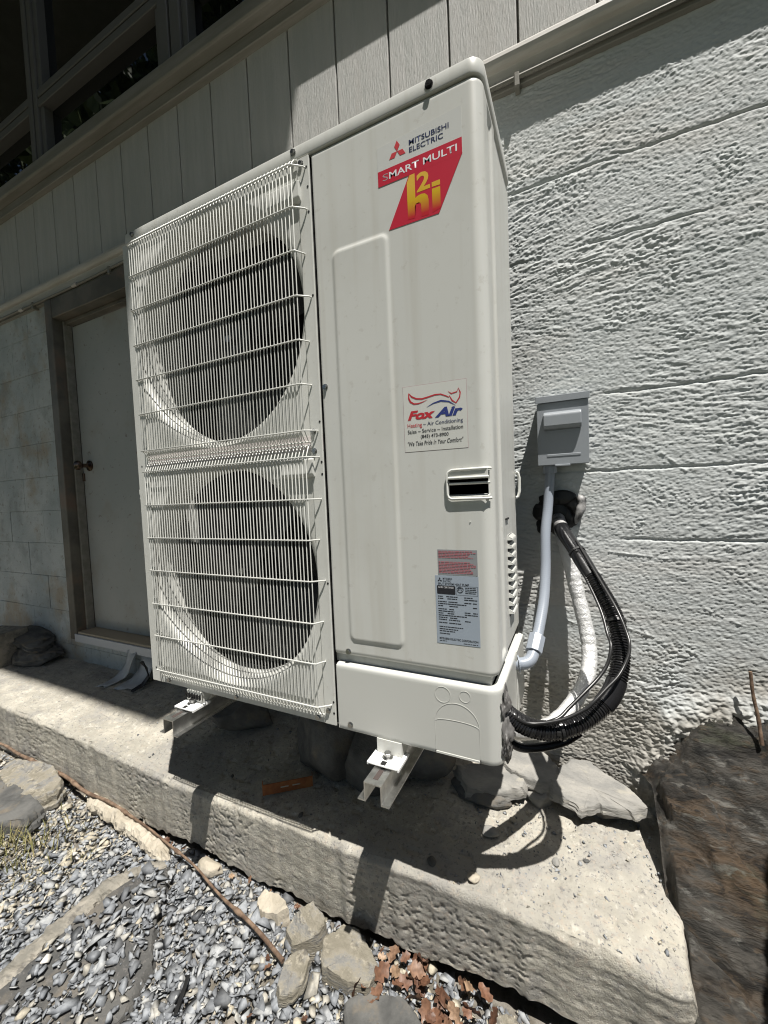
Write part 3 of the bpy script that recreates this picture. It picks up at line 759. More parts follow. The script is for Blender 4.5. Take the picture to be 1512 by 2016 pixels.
def body():
    # chassis behind the panels: left side, base pan, back coil, inner walls
    upart(MB().box(-1.0495, -1.0475, 0.002, 0.33, 0.004, 1.31), 'side_panel', M['paint'])
    upart(MB().box(-1.048, -0.006, 0.008, 0.328, 0.002, 0.006), 'base_pan', M['paint'])
    upart(MB().box(-1.047, -0.004, 0.322, 0.328, 0.006, 1.309), 'rear_coil', M['fin'])
    upart(MB().box(-0.385, -0.381, 0.004, 0.32, 0.007, 1.309), 'bulkhead', M['dark'])
    upart(MB().box(-0.38, -0.016, 0.014, 0.30, 0.156, 0.18), 'channel', M['paint'])
    upart(MB().box(-1.046, -0.386, 0.19, 0.2, 0.007, 1.309), 'shade_backing', M['dark'])  # near-black sheet added behind the fans, interior shade put into its colour
    # lid with a folded rim
    pl = rr_plan(-1.053, 0.003, -0.003, 0.333, 0.027, 8)
    lid = upart(MB().prism(pl, 2, 1.3105, 1.338), 'lid', M['paint'], bevel=0.0035, seg=2)
    smooth_angle(lid, 30)
    # lower piping cover with rolled top lip, wraps the corner
    lip = [(0.004, 0.0015), (0.0055, 0.004), (0.006, 0.012), (0.006, 0.145), (0.0062, 0.151), (0.0045, 0.1565), (0.0, 0.1585), (-0.006, 0.1585), (-0.012, 0.157)]
    pc = band(0, 0, 0, 'piping_cover', M['side'], s0=0.0095, lip=lip)
    # left return edge of the cover
    upart(MB().box(-0.3705, -0.3685, -0.0055, 0.012, 0.003, 0.1545), 'cover_edge', M['paint'], pc)
    # knock-outs: fine embossed rings
    def ring(cx, cz, r, a0=0, a1=360, n=36, ex=1.0):
        pts = [(cx + r * math.cos(math.radians(a0 + (a1 - a0) * k / n)), -0.0063, cz + r * ex * math.sin(math.radians(a0 + (a1 - a0) * k / n))) for k in range(n + 1)]
        return MB().tube(pts, 0.00038, 5)
    for (cx, cz, r) in ((-0.1125, 0.1305, 0.0165), (-0.066, 0.134, 0.0115)):
        upart(ring(cx, cz, r), 'knockout_ring', M['paint'], pc)
    arch = [(-0.131, -0.0063, 0.004), (-0.131, -0.0063, 0.030)]
    arch += [(-0.0845 - 0.0465 * math.cos(math.radians(t)), -0.0063, 0.070 + 0.0465 * math.sin(math.radians(t))) for t in range(0, 181, 10)]
    arch += [(-0.038, -0.0063, 0.030), (-0.038, -0.0063, 0.004)]
    upart(MB().tube(arch, 0.0004, 5), 'knockout_ring', M['paint'], pc)
    upart(MB().tube([(-0.131, -0.0063, 0.060)] + [(-0.0845 - 0.0465 * math.cos(math.radians(t)), -0.0063, 0.066 + 0.014 * math.sin(math.radians(t)) ** 0.5) for t in range(10, 171, 10)] + [(-0.038, -0.0063, 0.060)], 0.00035, 5), 'knockout_ring', M['paint'], pc)
    upart(MB().box(-0.131, -0.038, -0.0072, -0.0055, 0.0035, 0.0075), 'knockout_tab', M['paint'], pc)
    for x in (-0.131, -0.038):
        upart(MB().box(x - 0.0006, x + 0.0006, -0.0075, -0.005, 0.0005, 0.010), 'slit', M['dark'], pc)
    # rear return strip of the cover on the side
    upart(MB().box(0.0062, 0.0085, 0.20, 0.328, 0.003, 0.158), 'side_cover', M['side'], pc, bevel=0.001, seg=1)
body()

def fan_section():
    # plate with two bell mouths
    x0, x1 = -1.048, SEAM - 0.0015
    zsplit = 0.6725
    cxs = -0.716
    n = 96
    for (cz, z0, z1, up) in ((0.995, zsplit, 1.3085, True), (0.345, 0.002, zsplit, False)):
        mb = MB()
        ring_out = []
        for k in range(n):
            a = 2 * math.pi * k / n
            dx, dz = math.cos(a), math.sin(a)
            # point where the ray meets the rectangle
            tx = ((x1 if dx > 0 else x0) - cxs) / dx if abs(dx) > 1e-9 else 1e9
            tz = ((z1 if dz > 0 else z0) - cz) / dz if abs(dz) > 1e-9 else 1e9
            t = min(tx, tz)
            ring_out.append((cxs + dx * t, 0.0, cz + dz * t))
        # snap the nearest rays to the four corners
        for (qx, qz) in ((x0, z0), (x1, z0), (x1, z1), (x0, z1)):
            a = math.atan2(qz - cz, qx - cxs) % (2 * math.pi)
            ring_out[int(round(a / (2 * math.pi) * n)) % n] = (qx, 0.0, qz)
        rings = [ring_out]
        for (r, y) in ((0.3125, 0.0), (0.310, 0.0005), (0.304, 0.002), (0.298, 0.006), (0.294, 0.012), (0.290, 0.021), (0.2865, 0.034), (0.2845, 0.050), (0.2840, 0.068)):
            rings.append([(cxs + r * math.cos(2 * math.pi * k / n), y, cz + r * math.sin(2 * math.pi * k / n)) for k in range(n)])
        v = [p for g in rings for p in g]
        f = [(i * n + k, i * n + (k + 1) % n, (i + 1) * n + (k + 1) % n, (i + 1) * n + k) for i in range(len(rings) - 1) for k in range(n)]
        mb.add(v, f)
        fp = upart(mb, 'fan_panel', M['shroud'])
        smooth_angle(fp, 40)
        # fan: hub and three swept blades
        hub = MB().cyl((cxs - 0.004, 0.085, cz), (cxs - 0.004, 0.16, cz), 0.055, 24)
        fan = upart(hub, 'fan', M['blade'], bevel=0.006)
        upart(MB().cyl((cxs - 0.004, 0.060, cz), (cxs - 0.004, 0.085, cz), 0.010, 6), 'hub_nut', M['screw'], fan)
        for b in range(3):
            a0 = b * 2.094 + (0.5 if up else 1.1)
            V = []; F = []
            nr, na = 6, 10
            for i in range(nr):
                r = 0.05 + (0.274 - 0.05) * i / (nr - 1)
                for j in range(na):
                    a = a0 + (j / (na - 1) - 0.5) * (1.0 + 0.35 * i / nr) + 0.35 * (i / nr)
                    y = 0.095 + 0.07 * (j / (na - 1))
                    V.append((cxs - 0.004 + r * math.cos(a), y, cz + r * math.sin(a)))
            for i in range(nr - 1):
                for j in range(na - 1):
                    F.append((i * na + j, i * na + j + 1, (i + 1) * na + j + 1, (i + 1) * na + j))
            upart(MB().add(V, F), 'fan_blade', M['blade'], fan)
    # flange strips, cross rail between the guards, bottom strip
    upart(MB().box(x0, x1, -0.0015, 0.0, 0.655, 0.690), 'cross_rail', M['pinkish'])
    upart(MB().box(-0.4115, SEAM - 0.002, -0.0035, 0.001, 0.003, 1.3075), 'right_flange', M['paint'], bevel=0.0008, seg=1)
    upart(MB().box(-1.0495, -1.0, -0.0035, 0.001, 0.003, 1.3075), 'left_flange', M['paint'], bevel=0.0008, seg=1)
    upart(MB().box(-1.0, -0.4125, -0.002, 0.0, 0.003, 0.022), 'bottom_rail', M['paint'])
    # small clip brackets at the upper right of each guard
    for zc in (1.232, 0.612):
        upart(MB().prism([(-0.012, zc + 0.024), (-0.012, zc - 0.010), (-0.006, zc - 0.018), (0.0, zc - 0.018), (0.0, zc + 0.028)], 0, -0.50, -0.404), 'guard_bracket', M['shroud'], bevel=0.002)
fan_section()

YF = -0.0250
def guards():
    xs = np.arange(-0.988, -0.4115, 0.01045)
    sets = [([1.282, 1.192, 1.098, 1.000, 0.903, 0.805, 0.700], 1.3045, 0.676), ([0.640, 0.543, 0.448, 0.352, 0.253, 0.157, 0.053], 0.668, 0.026)]
    for gi, (rails, ztop, zbot) in enumerate(sets):
        def path(dy=0.0):
            return [(0, -0.004, ztop), (0, -0.012, ztop - 0.003), (0, YF + 0.006, rails[0] + 0.010), (0, YF, rails[0] - 0.004), (0, YF, rails[-1] + 0.004), (0, YF + 0.006, rails[-1] - 0.008), (0, -0.011, zbot + 0.003), (0, -0.004, zbot)]
        g = upart(MB().tube([(xs[0] - 0.004, -0.006, ztop), (xs[-1] + 0.004, -0.006, ztop)], 0.0019, 6), 'fan_guard', M['wire'])
        upart(MB().tube([(xs[0] - 0.004, -0.0065, zbot), (xs[-1] + 0.004, -0.0065, zbot)], 0.0019, 6), 'guard_rail', M['wire'], g)
        first = None
        for x in xs:
            if first is None:
                o = MB().tube(path(), 0.00138, 6).build('guard_wire', M['wire'], g)
                smooth_angle(o, 60); first = o
            else:
                o = first.copy(); COL.objects.link(o)
            o.parent = g; o.location = (x + random.uniform(-0.0005, 0.0005), 0, 0)
        for ri, z in enumerate(rails):
            yr = YF - 0.0029
            long_ = ri in (1, 3) or ri in (0, 6)
            xe = -0.389 if long_ else -0.4005
            p = [(xs[0] - 0.006, -0.003, z)] if ri not in (99,) else []
            p += [(xs[0] - 0.008, yr + 0.010, z), (xs[0] - 0.004, yr, z), (-0.418, yr, z), (-0.413, yr + 0.0015, z), (xe - 0.003, -0.009, z), (xe, -0.004, z - 0.0005)]
            o = upart(MB().tube(p, 0.0018, 6), 'guard_rail', M['wire'], g)
            smooth_angle(o, 60)
            if long_ and ri not in (0, 6):
                pass
guards()

def screw(x, y, z, r=0.0052, ax=1, sg=-1, m=None, parent=None, name='screw'):
    d = Vector((0, 0, 0)); d[ax] = sg
    p = Vector((x, y, z))
    mb = MB().cyl(p, p + d * 0.0012, r * 1.35, 14)
    mb.cyl(p + d * 0.0012, p + d * 0.0055, r, 6)
    mb.cyl(p + d * 0.0055, p + d * 0.0058, r * 0.45, 8)
    return upart(mb, name, m or M['screw'], parent)

def unit_details():
    for (x, z, y) in ((-0.366, 0.796, -0.0005), (-0.338, 0.188, 0.0), (-0.338, 0.017, -0.0065), (-0.4005, 1.294, -0.003), (-0.402, 0.699, -0.003), (-0.402, 0.654, -0.003), (-0.400, 0.037, -0.003), (-0.4315, 0.013, -0.002), (-0.975, 0.013, -0.002), (-0.70, 0.013, -0.002)):
        screw(x, y, z)
    screw(-0.097, -0.003, 1.3245, 0.0062, m=M['blackscrew'])
    screw(-0.42, -0.003, 1.326, 0.0055)
    screw(-1.0, -0.003, 1.326, 0.0055)
    for (x, z) in ((-0.3865, 1.283), (-0.385, 1.240), (-0.3855, 1.186), (-0.3855, 1.003), (-0.384, 0.720), (-0.384, 0.628), (-0.384, 0.60), (-0.3835, 0.345), (-0.384, 0.060), (-0.384, 0.033), (-1.028, 1.12), (-1.03, 0.66), (-1.03, 0.045)):
        upart(MB().cyl((x, -0.0034, z), (x, -0.0041, z), 0.0026, 10), 'hole', M['dark'])  # near-black discs on the sheet stand in for shaded holes
    for (x, z) in ((-0.205, 0.43), (-0.203, 0.355), (-0.20, 0.29), (-0.045, 0.487)):
        upart(MB().cyl((x, 0.0005, z), (x, -0.0012, z), 0.0012, 8), 'dimple', M['paint'])
    # grab handle set in the corner
    h = upart(MB().box(-0.0885, -0.0055, 0.009, 0.011, 0.528, 0.592), 'handle', M['side'])
    fr = []
    # frame: rounded bars proud of the sheet, wrapping towards the corner
    def bar(pts, r, nm='handle_frame'):
        o = upart(MB().tube(pts, r, 8), nm, M['wire'], h); smooth_angle(o, 60); return o
    z0, z1 = 0.5325, 0.5895
    bar([(-0.003, 0.004, z1), (-0.012, -0.0035, z1 + 0.0005), (-0.078, -0.004, z1), (-0.0855, -0.004, z1 - 0.004), (-0.088, -0.004, z1 - 0.010), (-0.088, -0.004, z0 + 0.010), (-0.0855, -0.004, z0 + 0.003), (-0.080, -0.004, z0), (-0.012, -0.0035, z0), (-0.003, 0.004, z0)], 0.0026)
    upart(MB().box(-0.087, -0.008, -0.0035, 0.0, 0.5745, 0.5885), 'handle_plate', M['paint'], h, bevel=0.001)
    bar([(-0.085, -0.0055, 0.5735), (-0.006, -0.004, 0.5735)], 0.0028)
    bar([(-0.084, -0.003, 0.5625), (-0.004, -0.001, 0.5625)], 0.0026)
    upart(MB().add([(-0.087, 0.0, 0.586), (-0.006, 0.0, 0.586), (-0.006, 0.009, 0.586), (-0.087, 0.009, 0.586), (-0.087, 0.0, 0.537), (-0.006, 0.0, 0.537), (-0.006, 0.009, 0.541), (-0.087, 0.009, 0.541)],
                   [(0, 1, 2, 3), (4, 7, 6, 5), (0, 3, 7, 4), (2, 6, 7, 3)]), 'handle_pocket', M['side'], h)
    # second handle on the rear edge of the right side, third on the left side
    o = upart(MB().tube([(0.001, 0.318, 0.590), (0.006, 0.320, 0.588), (0.009, 0.322, 0.575), (0.009, 0.322, 0.540), (0.006, 0.320, 0.526), (0.001, 0.318, 0.524)], 0.004, 8), 'side_handle', M['wire']); smooth_angle(o, 60)
    o = upart(MB().box(-1.066, -1.0495, 0.005, 0.045, 0.575, 0.592).box(-1.064, -1.0495, 0.004, 0.046, 0.561, 0.568).box(-1.060, -1.0495, 0.010, 0.042, 0.53, 0.56), 'side_handle', M['wire'], bevel=0.002)
    upart(MB().tube([(-1.05, 0.006, 0.524), (-1.063, 0.008, 0.524), (-1.064, 0.04, 0.524)], 0.003, 6), 'handle_bar', M['wire'], o)
    # louvres on the right side
    first = None
    for k in range(10):
        z = 0.256 + 0.0192 * k
        if first is None:
            v = [(-0.004, 0.172, 0.013), (-0.004, 0.245, 0.013), (-0.004, 0.172, 0.0), (-0.004, 0.245, 0.0), (0.0085, 0.178, 0.0005), (0.0085, 0.239, 0.0005), (0.0075, 0.177, 0.004), (0.0075, 0.240, 0.004)]
            f = [(0, 1, 7, 6), (6, 7, 5, 4), (4, 5, 3, 2), (0, 6, 4, 2), (1, 3, 5, 7)]
            o = upart(MB().add(v, f), 'louvre', M['side']); first = o
            dk = upart(MB().box(-0.0022, -0.0005, 0.176, 0.241, 0.250, 0.44), 'vent_backing', M['dark'])
        else:
            o = first.copy(); COL.objects.link(o); o.parent = hp
        o.location = POFF + Vector((0, 0, z))
    upart(MB().box(-0.002, 0.001, 0.150, 0.186, 0.4775, 0.4815), 'slot', M['dark'])
    # feet
    for xc in (-0.240, -0.863):
        ft = upart(MB().box(xc - 0.034, xc + 0.034, -0.046, 0.016, -0.0335, -0.0295), 'foot', M['foot'], bevel=0.0018)
        upart(MB().box(xc - 0.030, xc + 0.030, -0.0075, 0.030, -0.0285, 0.002), 'foot_web', M['paint'], ft)
        for sx in (-1, 1):
            upart(MB().box(xc + sx * 0.036 - 0.002, xc + sx * 0.036 + 0.002, -0.044, 0.016, -0.0375, -0.0305), 'foot_rib', M['foot'], ft, bevel=0.001)
        b = MB().cyl((xc, -0.016, -0.0295), (xc, -0.016, -0.0275), 0.0125, 20)
        b.cyl((xc, -0.016, -0.0275), (xc, -0.016, -0.0185), 0.0085, 6)
        upart(b, 'foot_bolt', M['screw'], ft, bevel=0.0008, seg=1)
        upart(MB().box(xc - 0.006, xc + 0.006, -0.044, -0.031, -0.0340, -0.0292), 'foot_slot', M['dark'], ft)
    for k in range(6):
        upart(MB().box(-0.895 + 0.011 * k, -0.890 + 0.011 * k, -0.012, -0.0075, -0.020, -0.006), 'foot_slot', M['dark'])
unit_details()

# ------------------------------------------------------------------ stickers
def flat(pts, y, m, name, parent, t=0.0004):
    """thin printed shape on the front, pts in (x, z)"""
    return upart(MB().prism(pts, 1, y, y + t), name, m, parent)

def text(body, name, m, parent, x0, z0, x1, z1, y, shear=0.0, bold=0.0, fitw=True):
    c = bpy.data.curves.new(name, 'FONT'); c.body = body; c.size = 1.0; c.shear = shear; c.offset = bold; c.extrude = 0.0; c.resolution_u = 3
    t = bpy.data.objects.new(name, c); COL.objects.link(t)
    bpy.context.view_layer.update()
    dg = bpy.context.evaluated_depsgraph_get()
    me = bpy.data.meshes.new_from_object(t.evaluated_get(dg))
    bpy.data.objects.remove(t); bpy.data.curves.remove(c)
    n = len(me.vertices)
    co = np.empty(n * 3, np.float32); me.vertices.foreach_get('co', co); co = co.reshape(-1, 3)
    a0, a1 = co[:, 0].min(), co[:, 0].max(); b0, b1 = co[:, 1].min(), co[:, 1].max()
    out = np.zeros_like(co)
    out[:, 0] = x0 + (co[:, 0] - a0) / max(a1 - a0, 1e-6) * (x1 - x0)
    out[:, 1] = y
    out[:, 2] = z0 + (co[:, 1] - b0) / max(b1 - b0, 1e-6) * (z1 - z0)
    me.vertices.foreach_set('co', out.ravel()); me.update()
    me.materials.clear()
    return umesh(name, me, m, parent)

def stickers():
    Y0 = -0.0006
    st = flat([(-0.2135, 1.180), (-0.0375, 1.180), (-0.0375, 1.2635), (-0.2135, 1.2535)], -0.0004, M['film'], 'sticker', None, 0.0003)
    flat([(-0.2130, 1.1775), (-0.0380, 1.1775), (-0.0380, 1.2075), (-0.2130, 1.2075)], Y0, M['red'], 'red_band', st)
    flat([(-0.193, 1.0865), (-0.0865, 1.0855), (-0.0385, 1.1778), (-0.1455, 1.1778)], Y0 + 0.00003, M['red'], 'red_panel', st)
    yt = Y0 - 0.00015
    text('MITSUBISHI', 'lettering', M['navy'], st, -0.143, 1.2335, -0.062, 1.2435, yt, bold=0.012)
    text('ELECTRIC', 'lettering', M['navy'], st, -0.143, 1.2195, -0.0735, 1.2295, yt, bold=0.012)
    text('S', 'lettering', M['silverprint'], st, -0.2025, 1.1858, -0.190, 1.199, yt, bold=0.0)
    text('MART MULTI', 'lettering', M['whiteprint'], st, -0.188, 1.1858, -0.0475, 1.199, yt, bold=0.012)
    cx, cz = -0.1685, 1.2325
    q = 0.0205
    for a in (90, 210, 330):
        d = Vector((math.cos(math.radians(a)), math.sin(math.radians(a)))); p = Vector((-d.y, d.x))
        pts = [(cx, cz), (cx + d.x * q / 2 + p.x * q * 0.29, cz + d.y * q / 2 + p.y * q * 0.29), (cx + d.x * q, cz + d.y * q), (cx + d.x * q / 2 - p.x * q * 0.29, cz + d.y * q / 2 - p.y * q * 0.29)]
        flat(pts, yt, M['logored'], 'emblem_diamond', st, 0.0003)
    # h 2 i in yellow fading to red
    h = [(-0.1505, 1.0935), (-0.1355, 1.0925), (-0.1355, 1.114), (-0.133, 1.1185), (-0.128, 1.1195), (-0.1235, 1.1175), (-0.122, 1.113), (-0.122, 1.0905), (-0.1065, 1.0895), (-0.1065, 1.118), (-0.1085, 1.1265), (-0.114, 1.132), (-0.122, 1.1335), (-0.130, 1.132), (-0.1335, 1.1295), (-0.1335, 1.1768), (-0.1440, 1.1768), (-0.1505, 1.164)]
    def poly_np(pts, name, y):
        bm = bmesh.new()
        vs = [bm.verts.new((p[0], y, p[1])) for p in pts]
        f = bm.faces.new(vs); bmesh.ops.triangulate(bm, faces=[f])
        me = bpy.data.meshes.new(name); bm.to_mesh(me); bm.free()
        return umesh(name, me, M['grad'], st)
    poly_np(h, 'letter', yt)
    poly_np([(-0.099, 1.1385), (-0.0825, 1.1375), (-0.0825, 1.147), (-0.099, 1.147)], 'letter', yt)
    poly_np([(-0.099, 1.0905), (-0.0825, 1.0945), (-0.0825, 1.1345), (-0.099, 1.135)], 'letter', yt)
    text('2', 'letter', M['grad'], st, -0.130, 1.1385, -0.1025, 1.174, yt, bold=0.03)
    # installer's sticker
    s2 = flat([(-0.1765, 0.633), (-0.0445, 0.632), (-0.0445, 0.7635), (-0.1765, 0.766)], -0.0004, M['stickerwhite'], 'sticker', None, 0.0003)
    flat([(-0.1772, 0.6322), (-0.0438, 0.6312), (-0.0438, 0.7643), (-0.1772, 0.7668)], -0.00022, M['silverprint'], 'sticker_edge', s2, 0.0002)
    def stroke(pts, ws, m, name):
        P = [Vector(p) for p in pts]; V = []
        for i, p in enumerate(P):
            t = (P[min(i + 1, len(P) - 1)] - P[max(i - 1, 0)]).normalized(); nn = Vector((-t.y, t.x))
            V.append(p + nn * ws[i] / 2); V.append(p - nn * ws[i] / 2)
        n = len(P)
        co = [(v.x, yt, v.y) for v in V]
        return upart(MB().add(co, [(2 * i, 2 * i + 1, 2 * i + 3, 2 * i + 2) for i in range(n - 1)]), name, m, s2)
    stroke([(-0.164, 0.753), (-0.158, 0.745), (-0.148, 0.7395), (-0.136, 0.7375), (-0.122, 0.7395), (-0.108, 0.742), (-0.096, 0.7415), (-0.085, 0.7365), (-0.079, 0.733)], [0.0005, 0.003, 0.003, 0.003, 0.0028, 0.0028, 0.0024, 0.002, 0.0015], M['foxred'], 'logo_stroke')
    stroke([(-0.164, 0.752), (-0.164, 0.742), (-0.1605, 0.7345), (-0.153, 0.7295), (-0.144, 0.729), (-0.134, 0.731), (-0.124, 0.7345)], [0.0015, 0.0035, 0.0035, 0.003, 0.0025, 0.0015, 0.0005], M['foxred'], 'logo_stroke')
    stroke([(-0.081, 0.745), (-0.0745, 0.7395), (-0.063, 0.7415), (-0.0600, 0.7485), (-0.0565, 0.7395), (-0.058, 0.7305), (-0.0655, 0.7205), (-0.073, 0.726), (-0.0785, 0.7365)], [0.0005, 0.0022, 0.002, 0.001, 0.0024, 0.0026, 0.0024, 0.0026, 0.001], M['foxred'], 'logo_stroke')
    stroke([(-0.126, 0.7195), (-0.112, 0.7255), (-0.096, 0.7285), (-0.080, 0.725), (-0.066, 0.7155)], [0.0005, 0.0022, 0.0034, 0.0026, 0.0005], M['foxblue'], 'logo_stroke')
    text('Fox', 'lettering', M['foxred'], s2, -0.168, 0.697, -0.1085, 0.7155, yt, shear=0.3, bold=0.045)
    text('Air', 'lettering', M['foxblue'], s2, -0.1095, 0.6965, -0.0525, 0.7155, yt, shear=0.3, bold=0.045)
    text('Heating', 'lettering', M['foxred'], s2, -0.169, 0.6795, -0.1375, 0.6905, yt, bold=0.004)
    text('~ Air Conditioning', 'lettering', M['navy'], s2, -0.135, 0.6805, -0.053, 0.6905, yt, bold=0.004)
    text('Sales ~ Service ~ Installation', 'lettering', M['blackprint'], s2, -0.169, 0.6695, -0.053, 0.6775, yt, bold=0.006)
    text('(845) 473-8900', 'lettering', M['blackprint'], s2, -0.141, 0.6565, -0.0825, 0.6655, yt, bold=0.012)
    text('"We Take Pride In Your Comfort"', 'lettering', M['blackprint'], s2, -0.170, 0.6445, -0.053, 0.6535, yt, shear=0.25, bold=0.01)
    # warning plate and rating plate
    wp = flat([(-0.1145, 0.379), (-0.0335, 0.380), (-0.0335, 0.431), (-0.1145, 0.431)], -0.0004, M['warnpaper'], 'warning_plate', None, 0.0003)
    r = random.Random(3)
    mbl = MB()
    def dashes(x0, x1, z, hgt, m, par, gap=0.0012, name='print_line'):
        mb = MB(); x = x0
        while x < x1 - 0.001:
            w = r.uniform(0.0025, 0.0085); e = min(x + w, x1)
            mb.add([(x, yt, z), (e, yt, z), (e, yt, z + hgt), (x, yt, z + hgt)], [(0, 1, 2, 3)])
            x = e + gap
        return upart(mb, name, m, par)
    for k in range(15):
        if k in (5, 6): continue
        dashes(-0.1125, -0.0365 - (0.018 * r.random() if k not in (1, 9) else 0), 0.4265 - 0.0031 * k, 0.0019, M['warnred'], wp)
    rp = flat([(-0.1215, 0.2365), (-0.0325, 0.2375), (-0.0325, 0.3785), (-0.1215, 0.3775)], -0.0005, M['ratingpaper'], 'rating_plate', None)
    yt2 = yt
    cx, cz, q = -0.1115, 0.3685, 0.0055
    for a in (90, 210, 330):
        d = Vector((math.cos(math.radians(a)), math.sin(math.radians(a)))); p = Vector((-d.y, d.x))
        flat([(cx, cz), (cx + d.x * q / 2 + p.x * q * 0.29, cz + d.y * q / 2 + p.y * q * 0.29), (cx + d.x * q, cz + d.y * q), (cx + d.x * q / 2 - p.x * q * 0.29, cz + d.y * q / 2 - p.y * q * 0.29)], yt2, M['blackprint'], 'emblem_diamond', rp, 0.0002)
    text('MITSUBISHI', 'lettering', M['blackprint'], rp, -0.105, 0.3695, -0.086, 0.3735, yt2, bold=0.01)
    text('ELECTRIC', 'lettering', M['blackprint'], rp, -0.105, 0.3645, -0.088, 0.3682, yt2, bold=0.01)
    text('SPLIT SYSTEM HEAT PUMP', 'lettering', M['blackprint'], rp, -0.1155, 0.3585, -0.0515, 0.3630, yt2, bold=0.012)
    bl = flat(rr_plan(-0.118, -0.0795, 0.3395, 0.3572, 0.002, 4), yt2, M['blackprint'], 'certification_badge', rp, 0.0002)
    text('AHRI CERTIFIED', 'lettering', M['whiteprint'], rp, -0.1155, 0.3518, -0.083, 0.3552, yt2 - 0.0001)
    fr = MB()
    for (a, b, c, d) in ((-0.078, -0.0345, 0.3395, 0.3400), (-0.078, -0.0345, 0.3575, 0.3580), (-0.078, -0.0775, 0.34, 0.3575), (-0.035, -0.0345, 0.34, 0.3575)):
        fr.add([(a, yt2, c), (b, yt2, c), (b, yt2, d), (a, yt2, d)], [(0, 1, 2, 3)])
    upart(fr, 'print_frame', M['blackprint'], rp)
    rg = [(-0.0695 + 0.0062 * math.cos(t), 0.3510 + 0.0055 * math.sin(t)) for t in np.linspace(0, 2 * math.pi, 25)]
    s_ = MB().tube([(p[0], yt2, p[1]) for p in rg], 0.0005, 4); upart(s_, 'certification_ring', M['blackprint'], rp)
    text('ETL', 'lettering', M['blackprint'], rp, -0.0735, 0.3485, -0.0655, 0.3535, yt2, bold=0.02)
    for k in range(4): dashes(-0.0595, -0.0370, 0.3540 - 0.0035 * k, 0.0014, M['blackprint'], rp, 0.0007)
    z = 0.334; k = 0
    while z > 0.276:
        a = -0.1165
        segs = [(a, a + r.uniform(0.008, 0.02))]
        if k % 5 == 3: segs = [(a, -0.058)]
        else:
            segs.append((-0.096 + r.uniform(-0.004, 0.004), -0.078 + r.uniform(-0.006, 0.012)))
            if r.random() < 0.6: segs.append((-0.062, -0.050 + r.uniform(0, 0.006)))
            if r.random() < 0.45: segs.append((-0.045, -0.036))
        mb = MB()
        for (p, q_) in segs: dashes(p, q_, z, 0.0017, M['blackprint'], rp, 0.0007)
        z -= 0.0044 + (0.002 if k in (1, 4, 10) else 0); k += 1
    for (p, q_, zz) in ((-0.1155, -0.066, 0.2712), (-0.1155, -0.076, 0.2665), (-0.1155, -0.082, 0.2622), (-0.1155, -0.092, 0.2570)):
        dashes(p, q_, zz, 0.0016, M['blackprint'], rp, 0.0008)
    text('MITSUBISHI ELECTRIC CORPORATION', 'lettering', M['blackprint'], rp, -0.116, 0.2452, -0.0365, 0.2495, yt2, bold=0.016)
    dashes(-0.116, -0.101, 0.2418, 0.0011, M['blackprint'], rp); dashes(-0.066, -0.037, 0.2405, 0.0011, M['blackprint'], rp)
stickers()

# ------------------------------------------------------------------ steel channels under the feet
def channel(xc, label):
    t = 0.0024
    w, h, fl = 0.020, 0.042, 0.016
    zt = -0.0380
    pr = [(-w - fl, zt - h), (-w - fl, zt - h + t), (-w, zt - h + t), (-w, zt), (w, zt), (w, zt - h + t), (w + fl, zt - h + t), (w + fl, zt - h), (w - t, zt - h), (w - t, zt - t), (-w + t, zt - t), (-w + t, zt - h)]
    n = len(pr)
    root = empty('mounting_channel', (xc, 0.2, zt - h))
    tag(root, label, 'steel channel', 'steel channels under the heat pump')
    off = Vector((-xc, -0.2, -(zt - h)))
    o = MB().prism([(xc + p[0], p[1]) for p in pr], 1, -0.092, 0.515).build('rail', M['galv'], root); o.location = off
    bmx = o.data
    s = MB().box(xc - 0.0055, xc + 0.0055, -0.078, -0.048, zt - 0.0005, zt + 0.0004).build('slot', M['slot_shade'], root); s.location = off
    for y in (0.10, 0.19):
        s = MB().box(xc - 0.0055, xc + 0.0055, y, y + 0.03, zt - 0.0005, zt + 0.0004).build('slot', M['slot_shade'], root); s.location = off
    # wall plate carrying the channel
    p = MB().box(xc - 0.045, xc + 0.045, 0.484, 0.492, zt - h - 0.12, zt + 0.02).build('wall_plate', M['galv'], root, bevel=0.001); p.location = off
    b = MB().prism([(0.484, zt - h - 0.001), (0.484, zt - h - 0.115), (0.474, zt - h - 0.115), (0.25, zt - h - 0.012), (0.25, zt - h - 0.001)], 0, xc - 0.004, xc + 0.004).build('gusset', M['galv'], root); b.location = off
M['slot_shade'] = mat('slot_shadow_steel', (0.06, 0.045, 0.04), 0.7)  # dark plates whose colour stands in for shade inside the open slots
channel(-0.240, 'galvanised hat channel under the right foot of the heat pump')
channel(-0.863, 'galvanised hat channel under the left foot, by the fan guards')

# ------------------------------------------------------------------ curves through points
def spline(P, n):
    P = np.array(P, float)
    d = np.concatenate([[0], np.cumsum(np.linalg.norm(np.diff(P, axis=0), axis=1))])
    # Catmull-Rom resampled evenly
    Q = np.vstack([2 * P[0] - P[1], P, 2 * P[-1] - P[-2]])
    out = []
    fine = []
    for i in range(1, len(Q) - 2):
        for t in np.linspace(0, 1, 30, endpoint=False):
            a, b, c, e = Q[i - 1], Q[i], Q[i + 1], Q[i + 2]
            fine.append(0.5 * ((2 * b) + (-a + c) * t + (2 * a - 5 * b + 4 * c - e) * t * t + (-a + 3 * b - 3 * c + e) * t ** 3))
    fine.append(P[-1]); fine = np.array(fine)
    d = np.concatenate([[0], np.cumsum(np.linalg.norm(np.diff(fine, axis=0), axis=1))])
    s = np.linspace(0, d[-1], n)
    return np.stack([np.interp(s, d, fine[:, k]) for k in range(3)], 1), d[-1]

